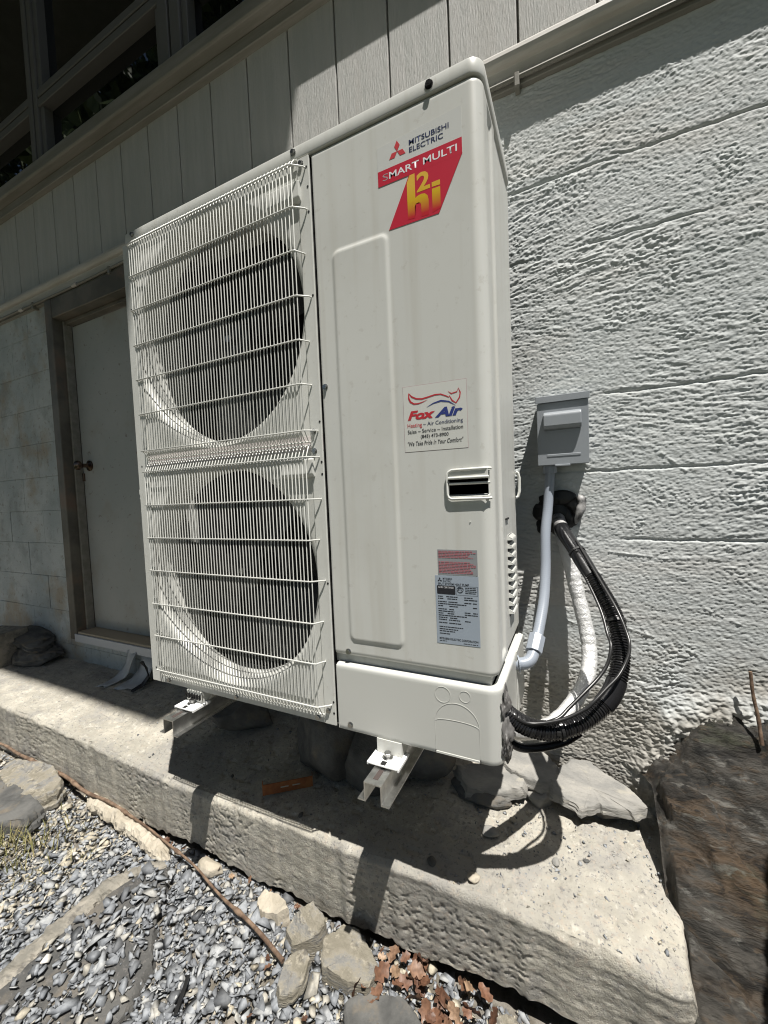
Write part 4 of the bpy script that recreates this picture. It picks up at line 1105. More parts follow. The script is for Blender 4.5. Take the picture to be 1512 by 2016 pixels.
HOSE = [(-0.035, 0.030, 0.125), (-0.004, 0.035, 0.104), (0.018, 0.046, 0.080), (0.053, 0.062, 0.058), (0.102, 0.085, 0.052), (0.159, 0.12, 0.072), (0.204, 0.16, 0.114), (0.224, 0.21, 0.175), (0.217, 0.26, 0.244), (0.184, 0.32, 0.305), (0.144, 0.39, 0.368), (0.107, 0.45, 0.423), (0.088, 0.52, 0.469)]

def hose():
    root = empty('flex_hose', (0.1, 0.09, 0.02))
    tag(root, 'thick black corrugated hose looping from the unit corner up to the wall hole', 'hose')
    off = -Vector(root.location)
    N_ = 800
    pts, L_ = spline(HOSE, N_)
    rib = []
    for i in range(N_):
        q = i / (N_ - 1) * L_
        if q < 0.70 * L_:
            rib.append(0.0180 + 0.0015 * math.sin(2 * math.pi * q / 0.0058))
        else:
            rib.append(0.0188 + 0.0006 * math.sin(q * 60))
    k = int(0.70 * (N_ - 1)); e = int(0.90 * N_)
    a = MB().tube(pts[:k + 1], rib[:k + 1], 20).build('corrugated_tube', M['hose'], root); a.location = off; smooth_angle(a, 50)
    b = MB().tube(pts[k:e + 12], [r + 0.0006 for r in rib[k:e + 12]], 20).build('taped_tube', M['tape'], root); b.location = off; smooth_angle(b, 50)
    c = MB().tube(pts[e:], [0.0172 + 0.0022 * float(vn(i * 0.2, 0, 3)) for i in range(N_ - e)], 18).build('weathered_sleeve', M['foam'], root); c.location = off; smooth_angle(c, 50)
    c['label'] = 'grey peeling end of the hose at the wall'
    w0, w1 = int(0.33 * N_), int(0.40 * N_)
    w = MB().tube(pts[w0:w1], 0.0204, 22).build('tape_wrap', M['tape'], root); w.location = off; smooth_angle(w, 50)
    # zip ties
    for (u, tailside) in ((0.205, 1), (0.555, -1), (0.80, 1)):
        i = int(u * (N_ - 1))
        t = (pts[i + 1] - pts[i]); t = t / np.linalg.norm(t)
        z = MB().tube([pts[i] - t * 0.003, pts[i] + t * 0.003], 0.0214, 24).build('cable_tie', M['cable'], root); z.location = off
        hd = Vector(pts[i]) + Vector((0.0, -0.0215, 0.004 * tailside))
        h = MB().box(hd.x - 0.004, hd.x + 0.004, hd.y - 0.003, hd.y + 0.003, hd.z - 0.004, hd.z + 0.004).build('tie_head', M['cable'], z, bevel=0.001)
hose()

def one_tube(name, P, r, m, label, cat, n=120, sides=12, wob=0.0, group=None):
    pts, L_ = spline(P, n)
    base = Vector(pts[:, :].mean(0))
    rr = [r * (1 + wob * (vn(i * 0.35, 0.0, 5) - 0.5) + wob * 0.5 * (vn(i * 0.9, 3.0, 6) - 0.5)) for i in range(n)]
    o = MB().tube([Vector(p) - base for p in pts], rr, sides).build(name, m, None); o.location = base
    smooth_angle(o, 60)
    tag(o, label, cat, group)
    return o
one_tube('foil_pipe', [(0.092, 0.52, 0.445), (0.111, 0.47, 0.384), (0.140, 0.45, 0.251), (0.166, 0.42, 0.12), (0.160, 0.37, 0.048), (0.126, 0.31, -0.002), (0.084, 0.24, -0.024), (0.042, 0.16, -0.006), (0.006, 0.10, 0.022), (-0.02, 0.06, 0.055)], 0.0190, M['foil'],
         'silver foil wrapped pipe hanging between the wall and the black hose', 'pipe', 220, 20, 0.10)
one_tube('cable', [(0.112, 0.430, 0.418), (0.157, 0.335, 0.326), (0.189, 0.265, 0.258), (0.200, 0.225, 0.216), (0.205, 0.205, 0.202), (0.203, 0.190, 0.185), (0.195, 0.175, 0.163), (0.178, 0.155, 0.142), (0.151, 0.125, 0.120), (0.122, 0.095, 0.097), (0.099, 0.070, 0.082), (0.048, 0.045, 0.072), (0.011, 0.030, 0.096)], 0.0036, M['cable'],
         'thin black cable cutting across inside the loop of the hose', 'cable', 110, 8)
one_tube('cable', [(0.141, 0.400, 0.401), (0.189, 0.300, 0.322), (0.220, 0.235, 0.269), (0.235, 0.200, 0.229), (0.238, 0.185, 0.214), (0.236, 0.172, 0.197), (0.226, 0.155, 0.177), (0.212, 0.135, 0.159), (0.191, 0.115, 0.141), (0.167, 0.092, 0.120), (0.149, 0.082, 0.105), (0.106, 0.062, 0.086), (0.048, 0.042, 0.078), (0.012, 0.028, 0.101)], 0.0034, M['cable'],
         'thin black cable tied along the outer front of the hose', 'cable', 110, 8)
one_tube('drain_tube', [(0.0, 0.045, 0.036), (0.03, 0.058, 0.014), (0.07, 0.078, 0.012), (0.11, 0.10, 0.020), (0.14, 0.12, 0.036)], 0.009, M['hose'],
         'ribbed dark tube running under the hose beside the unit corner', 'tube', 40, 10)

# ------------------------------------------------------------------ grey conduit with elbow
def conduit():
    root = empty('power_conduit', (0.05, 0.35, 0.12))
    tag(root, 'light grey liquid-tight conduit from the grey box down to the unit side', 'conduit')
    off = -Vector(root.location)
    P = [(0.077, 0.452, 0.600), (0.075, 0.450, 0.560), (0.070, 0.436, 0.489), (0.064, 0.412, 0.420), (0.064, 0.380, 0.326), (0.061, 0.340, 0.252), (0.052, 0.292, 0.192), (0.045, 0.262, 0.163)]
    pts, _ = spline(P, 260)
    rr = [0.0132 + (0.00022 if (i % 3) == 0 else 0) for i in range(260)]
    o = MB().tube(pts, rr, 18).build('conduit_tube', M['conduit'], root); o.location = off; smooth_angle(o, 60)
    el, _ = spline([(0.045, 0.262, 0.163), (0.041, 0.240, 0.142), (0.034, 0.224, 0.130), (0.020, 0.214, 0.125), (0.004, 0.211, 0.124)], 24)
    e = MB().tube(el, [0.0145] * 24, 18).build('elbow', M['conduit'], root); e.location = off; smooth_angle(e, 60)
    def nut(a, b, r, n, name):
        q = MB().cyl(a, b, r, n).build(name, M['conduit'], root, bevel=0.0012); q.location = off; return q
    nut((0.0480, 0.275, 0.175), (0.0415, 0.243, 0.145), 0.0205, 8, 'gland_nut')
    nut((0.012, 0.2125, 0.1245), (0.0088, 0.2115, 0.1242), 0.0200, 24, 'flange')
    nut((0.0772, 0.4515, 0.613), (0.0768, 0.4515, 0.586), 0.0190, 10, 'box_connector')
conduit()

# ------------------------------------------------------------------ disconnect box
def disconnect():
    x0, x1, z0, z1 = 0.048, 0.176, 0.607, 0.795
    yb, yf = 0.495, 0.420
    root = empty('disconnect_box', (0.112, 0.49, 0.607))
    tag(root, 'grey metal electrical disconnect box mounted on the parged wall', 'electrical box')
    off = -Vector(root.location)
    def p(mb, name, m=None, par=None, **k):
        o = mb.build(name, m or M['boxgrey'], par or root, **k)
        o.location = off if par is None else (0, 0, 0); return o
    p(MB().box(x0 + 0.003, x1 - 0.003, yf + 0.007, yb, z0 + 0.003, z1 - 0.004), 'box_body', bevel=0.002)
    c = p(MB().box(x0, x1, yf, yf + 0.0065, z0, z1 - 0.018), 'cover', bevel=0.0016)
    p(MB().prism([(yf - 0.005, z1 - 0.0178), (yf - 0.005, z1), (yb, z1 + 0.004), (yb, z1 - 0.003), (yf - 0.003, z1 - 0.0055), (yf - 0.003, z1 - 0.0178)], 0, x0 - 0.003, x1 + 0.003), 'rain_hood', bevel=0.0008, seg=1)
    hb = [(yf, 0.752), (yf - 0.014, 0.747), (yf - 0.019, 0.741), (yf - 0.019, 0.713), (yf - 0.015, 0.704), (yf, 0.702)]
    p(MB().prism(hb, 0, x0 + 0.017, x1 - 0.017), 'pull_housing', None, c, bevel=0.004, seg=3)
    p(MB().box(x0 + 0.022, x1 - 0.022, yf - 0.0015, yf, 0.697, 0.701), 'ledge', None, c)
    p(MB().box(x0 + 0.024, x1 - 0.020, yf - 0.0012, yf + 0.001, 0.6300, 0.6365), 'embossed_bar', None, c, bevel=0.0008, seg=1)
    p(MB().box(x0 + 0.044, x0 + 0.082, yf - 0.004, yf + 0.012, z0 - 0.004, z0 + 0.001), 'hasp', None, None, bevel=0.0008, seg=1)
disconnect()

# ------------------------------------------------------------------ lumps: putty, rocks, stones
def ico(sub):
    bm = bmesh.new(); bmesh.ops.create_icosphere(bm, subdivisions=sub, radius=1.0)
    v = np.array([q.co[:] for q in bm.verts]); f = np.array([[q.index for q in t.verts] for t in bm.faces]); bm.free()
    return v, f
ICO = {k: ico(k) for k in (2, 3, 4, 5)}
def n3(v, s, seed):
    return (vn(v[:, 0] * s + 11, v[:, 1] * s, seed) + vn(v[:, 1] * s + 5, v[:, 2] * s, seed + 1) + vn(v[:, 2] * s + 3, v[:, 0] * s, seed + 2)) / 3 - 0.5

def rock(name, loc, dims, seed, m, label, cat='rock', sub=4, cuts=14, rot=(0, 0, 0), group=None, rough=0.10, layers=0.0, flatten=None, smooth=False):
    v, f = ICO[sub]; v = v.copy(); r = np.random.default_rng(seed)
    for k in range(cuts):
        n = r.normal(size=3); n /= np.linalg.norm(n); d = r.uniform(0.62, 0.9)
        e = v @ n - d
        v = v - np.maximum(e, 0)[:, None] * n * 0.96
    v = v * (1 + rough * 2.0 * n3(v, 2.2, seed)[:, None] + rough * n3(v, 7, seed + 3)[:, None] + rough * 0.5 * n3(v, 19, seed + 6)[:, None])
    if layers:
        b = v[:, 2] * 7 + 0.8 * n3(v, 2, seed + 9); fr = b - np.floor(b)
        hz = v[:, :2] * (1 - layers * sstep(0.6, 1.0, fr))[:, None]; v = np.concatenate([hz, v[:, 2:]], 1)
    v = v * np.array(dims) / 2
    me = raw_mesh(name, v, f, smooth)
    o = obj(name, me, m); o.location = loc; o.rotation_euler = [math.radians(a) for a in rot]
    if label: tag(o, label, cat, group)
    return o

def slate(name, poly, thick, m, label, cat='stone', seed=1, group=None, lean=0.0):
    """broken slab: outline of 3-D points on its top, ragged layered edge"""
    P = [Vector(p) for p in poly]
    c = sum(P, Vector()) / len(P)
    # refine outline
    out = []
    for i in range(len(P)):
        a, b = P[i], P[(i + 1) % len(P)]
        n = max(2, int((b - a).length / 0.007))
        for k in range(n): out.append(a.lerp(b, k / n))
    r = random.Random(seed)
    out = [p + Vector((r.uniform(-1, 1), r.uniform(-1, 1), 0)) * 0.0022 for p in out]
    n = len(out)
    rings = []
    for s in (0.0, 0.25, 0.5, 0.72, 0.88, 0.965): rings.append([c + (p - c) * s for p in out] if s > 0 else None)
    V = [c.copy()]; F = []
    prev = None
    for g in rings[1:]:
        idx = list(range(len(V), len(V) + n)); V += g
        if prev is None: F += [(0, idx[k], idx[(k + 1) % n]) for k in range(n)]
        else: F += [(prev[k], idx[k], idx[(k + 1) % n], prev[(k + 1) % n]) for k in range(n)]
        prev = idx
    for j, (s, dz) in enumerate(((1.0, 0.06), (1.03, 0.26), (1.05, 0.40), (1.06, 0.62), (1.10, 0.74), (1.10, 1.0))):
        g = [c + (p - c) * (s + 0.07 * (vn(k * 0.17, j * 0.9, seed) - 0.5) + 0.05 * (vn(k * 0.6, j * 1.7, seed + 3) - 0.5)) - Vector((0, 0, thick * dz)) for k, p in enumerate(out)]
        idx = list(range(len(V), len(V) + n)); V += g
        F += [(prev[k], idx[k], idx[(k + 1) % n], prev[(k + 1) % n]) for k in range(n)]
        prev = idx
    F.append(tuple(prev)[::-1])
    V2 = []
    for k, p in enumerate(V):
        h = 0.010 * (float(fbm(p.x * 14, p.y * 14, seed, 3)) - 0.5) + 0.004 * (float(vn(p.x * 90, p.y * 60, seed + 4)) - 0.5)
        V2.append(p - c + Vector((0, 0, h)))
    o = MB().add(V2, F).build(name, m, None); o.location = c
    smooth_angle(o, 35)
    tag(o, label, cat, group)
    return o

def ridge_lump(name, P, r, flat_, m, label, cat, seed):
    """ragged low ridge following a line on the ground"""
    n = 110; k = 18
    pts, L_ = spline(P, n); base = Vector(pts.mean(0)); V = []; F = []
    for i in range(n):
        t = pts[min(i + 1, n - 1)] - pts[max(i - 1, 0)]; t = t / np.linalg.norm(t); sd = np.array([-t[1], t[0], 0])
        env = min(1.0, min(i, n - 1 - i) / 9 + 0.05) ** 0.6
        for j in range(k):
            a = 2 * math.pi * j / k
            q = r * env * (0.45 + 1.1 * float(fbm(i * 0.16, math.cos(a) * 1.6 + 2, seed, 3)) + 0.35 * (float(vn(i * 0.8, j * 0.9, seed + 5)) - 0.5))
            V.append(Vector(pts[i] + sd * math.cos(a) * q + np.array([0, 0, math.sin(a) * q * flat_])) - base)
    for i in range(n - 1):
        for j in range(k): F.append((i * k + j, i * k + (j + 1) % k, (i + 1) * k + (j + 1) % k, (i + 1) * k + j))
    o = MB().add(V, F).build(name, m, None); o.location = base
    tag(o, label, cat); return o

# putty at the wall sleeve and the unit corner
pt = empty('sleeve_putty', (0.09, 0.49, 0.46)); tag(pt, 'dark sealing putty around the pipe hole in the parged wall', 'putty')
for k, (x, y, z, a, b, c_) in enumerate(((0.075, 0.496, 0.505, 0.07, 0.03, 0.05), (0.105, 0.496, 0.515, 0.075, 0.03, 0.045), (0.045, 0.497, 0.47, 0.045, 0.025, 0.06), (0.135, 0.496, 0.49, 0.045, 0.03, 0.05), (0.05, 0.497, 0.435, 0.04, 0.024, 0.05), (0.09, 0.499, 0.465, 0.10, 0.02, 0.11), (0.125, 0.499, 0.455, 0.05, 0.02, 0.06))):
    o = rock('putty_lump', (x, y, z), (a, b, c_), 300 + k, M['darkputty'], None, sub=3, cuts=4, smooth=True, rough=0.2)
    o.parent = pt; o.location = Vector((x, y, z)) - pt.location
fl = spline([(0.150, 0.490, 0.520), (0.157, 0.484, 0.500), (0.150, 0.480, 0.470), (0.140, 0.482, 0.440)], 14)[0]
o = MB().tube([Vector(p) - pt.location for p in fl], [0.004, 0.010, 0.013, 0.012, 0.011, 0.012, 0.013, 0.012, 0.011, 0.010, 0.009, 0.008, 0.006, 0.003], 9).build('peeling_sleeve', M['foam'], pt); smooth_angle(o, 60)
pu = empty('corner_putty', (0.01, 0.03, 0.05)); tag(pu, 'grey sealing putty squeezed out at the lower corner of the unit', 'putty')
for k, (x, y, z, a, b, c_, rx) in enumerate(((0.0065, 0.030, 0.112, 0.018, 0.050, 0.075, 20), (0.009, 0.030, 0.070, 0.026, 0.040, 0.070, -25), (0.0075, 0.022, 0.040, 0.018, 0.045, 0.060, 30), (0.008, 0.040, 0.022, 0.022, 0.035, 0.050, -10), (0.007, 0.060, 0.055, 0.02, 0.05, 0.09, 0))):
    o = rock('putty_lump', (x, y, z), (a, b, c_), 320 + k, M['putty'], None, sub=4, cuts=7, smooth=True, rough=0.45, rot=(rx, 0, 0))
    o.parent = pu; o.location = Vector((x, y, z)) - pu.location
o = MB().prism([(0.010, 0.148), (0.035, 0.158), (0.06, 0.130), (0.055, 0.115), (0.02, 0.112)], 0, 0.0065, 0.0078).build('patch', M['putty'], pu); o.location = -Vector(pu.location)

# stones wedged between walkway and wall
slate('flat_stone', [(0.117, 0.476, -0.252), (0.163, 0.483, -0.249), (0.201, 0.459, -0.261), (0.26, 0.436, -0.272), (0.292, 0.401, -0.289), (0.265, 0.385, -0.298), (0.207, 0.378, -0.301), (0.184, 0.38, -0.3), (0.141, 0.359, -0.311), (0.123, 0.37, -0.305), (0.072, 0.379, -0.301), (0.064, 0.414, -0.283), (0.097, 0.454, -0.263)], 0.020, M['slate'],
      'large flat grey slate leaning at the wall foot beside the rock outcrop', seed=5)
slate('flat_stone', [(-0.086, 0.468, -0.263), (-0.035, 0.487, -0.255), (0.024, 0.495, -0.252), (0.076, 0.457, -0.267), (0.084, 0.423, -0.281), (0.064, 0.408, -0.287), (0.038, 0.395, -0.292), (0.003, 0.399, -0.29), (-0.048, 0.412, -0.285), (-0.072, 0.424, -0.28)], 0.028, M['slate'],
      'pale broken slate crossed by the conduit shadow below the hose', seed=6)
slate('flat_stone', [(-0.205, 0.391, -0.303), (-0.118, 0.424, -0.293), (-0.054, 0.422, -0.293), (-0.006, 0.402, -0.3), (-0.006, 0.375, -0.308), (-0.068, 0.346, -0.316), (-0.159, 0.332, -0.32)], 0.03, M['slate'],
      'ragged slate half in shadow behind the unit corner', seed=8)
rock('stone', (0.035, 0.41, -0.345), (0.09, 0.07, 0.06), 41, M['slate'], 'small stone block wedged under the pale broken slate', 'stone')
rock('stone', (-0.13, 0.36, -0.345), (0.20, 0.09, 0.06), 42, M['darkstone'], 'low dark stone under the ragged slate behind the unit', 'stone', layers=0.1)
rock('stone', (0.19, 0.425, -0.335), (0.17, 0.08, 0.06), 43, M['darkstone'], 'dark stone in the gap under the large flat slate', 'stone', layers=0.15)
rock('boulder', (-0.62, 0.33, -0.27), (0.30, 0.26, 0.26), 51, M['darkstone'], 'big dark boulder under the unit, left of the right channel', 'boulder', rough=0.12)
rock('boulder', (-0.46, 0.30, -0.29), (0.22, 0.20, 0.19), 52, M['darkstone'], 'rounded dark boulder under the unit beside the right channel', 'boulder', cuts=7)
rock('boulder', (-0.30, 0.40, -0.28), (0.22, 0.20, 0.16), 53, M['darkstone'], 'dark rock behind the right channel under the unit', 'boulder')
rock('stone', (-1.06, 0.36, -0.315), (0.30, 0.13, 0.13), 54, M['darkstone'], 'long dark stone lying in shade behind the left channel', 'stone', rot=(0, 12, 50), layers=0.1)

# left end of the walkway: block and stacked stones
o = MB().box(-0.10, 0.10, -0.10, 0.10, 0.0, 0.20).build('concrete_chunk', M['flagrim'], None, bevel=0.006); o.location = (-2.93, 0.30, -0.362); o.rotation_euler = (0, 0, 0.25)
tag(o, 'upright grey concrete block at the far left edge of the walkway', 'concrete block')
rock('stone', (-2.74, 0.40, -0.31), (0.40, 0.22, 0.13), 61, M['darkstone'], 'lowest dark slab of the stone heap beside the concrete block', 'stone', layers=0.2, cuts=30, rot=(0, 4, 10))
rock('stone', (-2.82, 0.43, -0.235), (0.44, 0.24, 0.10), 62, M['darkstone'], 'topmost dark slab of the stone heap left of the door', 'stone', layers=0.2, cuts=30, rot=(0, 8, -8))
rock('stone', (-2.92, 0.37, -0.30), (0.16, 0.14, 0.12), 63, M['darkstone'], 'small dark stone inside the heap left of the door', 'stone')

# torn membrane flashing below the door
def flashing():
    root = empty('torn_flashing', (-1.85, 0.42, -0.35)); tag(root, 'torn grey membrane flashing curling out below the door sill', 'flashing')
    def sheet(name, prof, x0, x1, m, skew=0.0):
        V = []; F = []
        n = len(prof); k = 5
        for i, (y, z) in enumerate(prof):
            for j in range(k):
                t = j / (k - 1)
                V.append(Vector((x0 + (x1 - x0) * t + skew * i / n, y + 0.01 * math.sin(t * 3 + i), z + 0.006 * math.sin(t * 5 + i * 0.7))) - Vector(root.location))
        for i in range(n - 1):
            for j in range(k - 1): F.append((i * k + j, i * k + j + 1, (i + 1) * k + j + 1, (i + 1) * k + j))
        o = MB().add(V, F).build(name, m, root)
        md = o.modifiers.new('thickness', 'SOLIDIFY'); md.thickness = 0.003
        o.data.shade_smooth(); return o
    sheet('membrane_strip', [(0.464, -0.205), (0.460, -0.24), (0.456, -0.28), (0.448, -0.315), (0.425, -0.340), (0.385, -0.350), (0.34, -0.352)], -1.96, -1.89, M['flash'], -0.09)
    sheet('membrane_strip', [(0.485, -0.225), (0.478, -0.27), (0.466, -0.31), (0.44, -0.340), (0.40, -0.350), (0.37, -0.352)], -1.88, -1.77, M['flash'], -0.05)
    sheet('black_backing', [(0.40, -0.215), (0.425, -0.26), (0.44, -0.30), (0.41, -0.335), (0.37, -0.342)], -1.765, -1.735, M['flashblack'], -0.03)
flashing()

# rusty bracket on the walkway
def bracket():
    root = empty('rusty_bracket', (-0.69, 0.17, -0.373)); tag(root, 'rusty slotted angle bracket lying on the walkway under the unit', 'bracket')
    root.rotation_euler = (0, 0, math.radians(38))
    def p(mb, name, m, **k): return mb.build(name, m, root, **k)
    p(MB().box(-0.075, 0.075, -0.002, 0.001, 0.0, 0.034), 'upright_leg', M['rust'], bevel=0.0006, seg=1)
    p(MB().box(-0.075, 0.075, 0.001, 0.030, 0.0, 0.0026), 'flat_leg', M['rust'], bevel=0.0006, seg=1)
    for x in (-0.022, 0.014):
        p(MB().box(x, x + 0.024, -0.0026, 0.0014, 0.016, 0.0195), 'slot', M['concrete'])
    for x in (-0.077, 0.075):
        p(MB().prism([(-0.002, 0.0), (0.014, 0.0), (0.006, 0.044), (-0.002, 0.038)], 0, x, x + 0.002), 'end_tab', M['rust'])
bracket()

# stones at the foot of the walkway
def shard(name, c, sx, sy, thick, m, label, cat, seed, tilt=(0, 0), rot=0, n=8):
    r = random.Random(seed); P = []
    for k in range(n):
        a = 2 * math.pi * (k + r.uniform(-0.3, 0.3)) / n + rot; q = r.uniform(0.78, 1.12)
        x = math.cos(a) * sx / 2 * q; y = math.sin(a) * sy / 2 * q
        P.append((c[0] + x, c[1] + y, c[2] + x * tilt[0] + y * tilt[1]))
    return slate(name, P, thick, m, label, cat, seed)
shard('stone', (-0.520, 0.012, -0.572), 0.105, 0.085, 0.06, M['tanstone'], 'tan and grey broken stone against the walkway, left of the pair', 'stone', 71, (0.15, 0.35))
shard('stone', (-0.375, 0.000, -0.568), 0.150, 0.105, 0.065, M['tanstone'], 'squarish tan stone carrying the channel shadow at the walkway foot', 'stone', 72, (-0.1, 0.3), 0.4, 7)
shard('stone', (-0.487, -0.080, -0.580), 0.075, 0.10, 0.025, M['tanstone'], 'flat olive tan stone lying on the gravel below the pair', 'stone', 73, (0.1, 0.15))
shard('stone', (-0.235, -0.085, -0.580), 0.24, 0.12, 0.04, M['darkstone'], 'long dark grey stone at the bottom edge by the leaves', 'stone', 74, (0.05, 0.1), 0.2, 9)
shard('stone', (0.0, 0.022, -0.591), 0.10, 0.06, 0.04, M['tanstone'], 'tan stone under the walkway right of the leaf pile', 'stone', 75, (0.1, 0.2))
shard('stone', (-0.655, 0.030, -0.588), 0.12, 0.06, 0.05, M['mortarlump'], 'cream crumbly stone tucked below the walkway edge', 'stone', 76, (0.2, 0.2))
ridge_lump('mortar_ridge', [(-1.62, 0.070, -0.600), (-1.45, 0.056, -0.598), (-1.30, 0.040, -0.596), (-1.17, 0.026, -0.598), (-1.06, 0.012, -0.606)], 0.024, 0.9, M['mortarlump'], 'long cream ridge of spilled mortar below the walkway', 'mortar', 77)
rock('mortar_lump', (-0.91, 0.045, -0.60), (0.10, 0.05, 0.05), 78, M['mortarlump'], 'pale triangular mortar lump beside the stick', 'mortar')
shard('stone', (-1.90, 0.005, -0.545), 0.46, 0.15, 0.06, M['tanstone'], 'broad pale flat stone at the left edge below the walkway', 'stone', 79, (0.02, 0.1), 0, 10)
shard('stone', (-1.86, -0.115, -0.553), 0.46, 0.15, 0.05, M['darkstone'], 'dark grey flat stone in front of the pale one at the left', 'stone', 80, (0.02, 0.05), 0, 10)

# dark flagstone half buried in the gravel
slate('flagstone', [(-1.03, -0.010, -0.592), (-0.985, -0.055, -0.592), (-0.93, -0.13, -0.592), (-0.875, -0.165, -0.592), (-0.83, -0.20, -0.592), (-0.80, -0.29, -0.592), (-0.79, -0.42, -0.592), (-0.86, -0.62, -0.592), (-1.16, -0.62, -0.592), (-1.115, -0.40, -0.592), (-1.12, -0.25, -0.592), (-1.115, -0.12, -0.592), (-1.075, -0.03, -0.592)], 0.05, M['flagtop'],
      'dark flat flagstone half buried under gravel at the lower left', 'flagstone', seed=12)
ridge_lump('rim_stone', [(-1.055, 0.005, -0.607), (-1.115, -0.06, -0.605), (-1.150, -0.16, -0.604), (-1.150, -0.28, -0.604), (-1.135, -0.40, -0.605), (-1.12, -0.55, -0.606)], 0.030, 0.5, M['flagrim'], 'tan weathered stone strip along the left of the dark flagstone', 'stone', 90)

# pebbles lying on the walkway
PEB = [(-0.078, 0.245, 0.050, 'grey slate chip lying lit beside the unit shadow edge'), (-0.092, 0.111, 0.034, 'white chipped stone at the corner of the unit shadow'), (0.083, 0.228, 0.026, 'pale grey pebble right of the hose shadow'),
       (-0.197, 0.115, 0.030, 'dark pebble in the unit shadow near the walkway edge'), (-0.029, 0.309, 0.022, 'upright tan slate splinter inside the hose shadow loop'), (0.150, 0.262, 0.016, 'small dark pebble on the bright concrete right of the hose shadow'), (0.061, 0.321, 0.016, 'small grey pebble just outside the hose shadow'),
       (-0.60, 0.115, 0.020, 'dark pebble in front of the rusty bracket'), (-0.92, 0.16, 0.018, 'dark pebble in shade right of the left channel')]
for k, (x, y, s, lb) in enumerate(PEB):
    z = float(slab_z(x, y))
    rock('pebble', (x, y, z + s * 0.12), (s, s * 0.75, s * 0.42), 400 + k, M['mortarlump'] if 'white' in lb or 'tan' in lb else (M['slate'] if 'grey' in lb or 'pale' in lb else M['darkstone']), lb, 'pebble', sub=3, rot=(0, 0, 40 * k))

# ------------------------------------------------------------------ gravel, crumbs (too many to count)
def hull_templates(n, seed, flat_):
    out = []
    r = np.random.default_rng(seed)
    for k in range(n):
        p = r.normal(size=(8, 3)); p /= np.linalg.norm(p, axis=1)[:, None]; p *= r.uniform(0.7, 1.1, (8, 1))
        p *= np.array([1.0, r.uniform(0.6, 0.95), r.uniform(*flat_)])
        bm = bmesh.new()
        vs = [bm.verts.new(q) for q in p]
        res = bmesh.ops.convex_hull(bm, input=vs)
        kill = [g for g in res['geom_interior'] if isinstance(g, bmesh.types.BMVert)]
        if kill: bmesh.ops.delete(bm, geom=kill, context='VERTS')
        bmesh.ops.triangulate(bm, faces=bm.faces)
        bm.verts.index_update()
        out.append((np.array([q.co[:] for q in bm.verts]), np.array([[q.index for q in f.verts] for f in bm.faces]))); bm.free()
    return out

def scatter(name, P, S, seed, tone, m, flat_=(0.22, 0.48), tilt=0.36):
    T = hull_templates(40, seed, flat_)
    r = np.random.default_rng(seed + 1)
    CO = []; FA = []; TO = []; off = 0
    for (p, s, t) in zip(P, S, tone):
        v, f = T[r.integers(0, len(T))]
        a, b, c = r.uniform(0, 2 * math.pi), r.normal() * tilt, r.normal() * tilt
        ca, sa, cb, sb, cc, sc_ = math.cos(a), math.sin(a), math.cos(b), math.sin(b), math.cos(c), math.sin(c)
        R = np.array([[ca, -sa, 0], [sa, ca, 0], [0, 0, 1]]) @ np.array([[1, 0, 0], [0, cb, -sb], [0, sb, cb]]) @ np.array([[cc, 0, sc_], [0, 1, 0], [-sc_, 0, cc]])
        CO.append(v * s @ R.T + p); FA.append(f + off); off += len(v); TO.append(np.full(len(v), t))
    me = raw_mesh(name, np.concatenate(CO), np.concatenate(FA))
    at = me.attributes.new('tone', 'FLOAT', 'POINT'); at.data.foreach_set('value', np.concatenate(TO).astype(np.float32))
    return obj(name, me, m)

def in_flag(x, y):
    return (-1.12 + 0.05 * (y + 0.3) < x < -0.80 - 0.75 * max(0, y + 0.28)) and y < -0.03
def gravel():
    P = []; S = []; To = []
    r = np.random.default_rng(11)
    n = 24000
    while len(P) < n:
        x = r.uniform(-2.7, 0.25); y = r.uniform(-0.62, 0.085)
        # keep the density for what lies near the camera
        if x < -1.7 and r.random() < 0.35: continue
        s = float(np.clip(r.lognormal(math.log(0.0106), 0.46), 0.004, 0.032))
        if x < -1.45: s *= 0.8
        z = ground_z(x, y) + r.uniform(0.004, 0.018)
        if in_flag(x, y):
            patch = float(fbm(x * 6, y * 6, 77, 3))
            if r.random() > (0.85 if patch > 0.60 else (0.35 if patch > 0.48 else 0.05)): continue
            z = -0.589 + s * 0.2 + r.uniform(0, 0.004)
        elif y > 0.02: z -= 0.01
        t = r.random() * 0.80 if r.random() < 0.9 else r.random()
        if x < -1.3 and r.random() < 0.35: t = r.uniform(0.78, 0.98)
        if x > -0.6 and r.random() < 0.15: t = r.uniform(0.78, 0.97)
        P.append((x, y, z)); S.append(s); To.append(t)
    o = scatter('gravel', np.array(P), S, 21, To, M['gravel'])
    tag(o, 'blue grey crushed stone gravel below the walkway', 'gravel', kind='stuff')
    # fine crumbs on the walkway
    P = []; S = []; To = []
    for k in range(1100):
        x = r.uniform(-1.6, 0.31); y = r.uniform(0.085, 0.46)
        if r.random() < 0.55: x = r.uniform(-0.15, 0.31)
        s = float(np.clip(r.lognormal(math.log(0.0028), 0.5), 0.001, 0.008))
        P.append((x, y, float(slab_z(x, y)) + s * 0.1)); S.append(s); To.append(r.random() ** 1.3 * 0.9)
    o = scatter('grit', np.array(P), S, 31, To, M['gravel'])
    tag(o, 'fine stone grit scattered over the concrete walkway', 'grit', kind='stuff')
gravel()

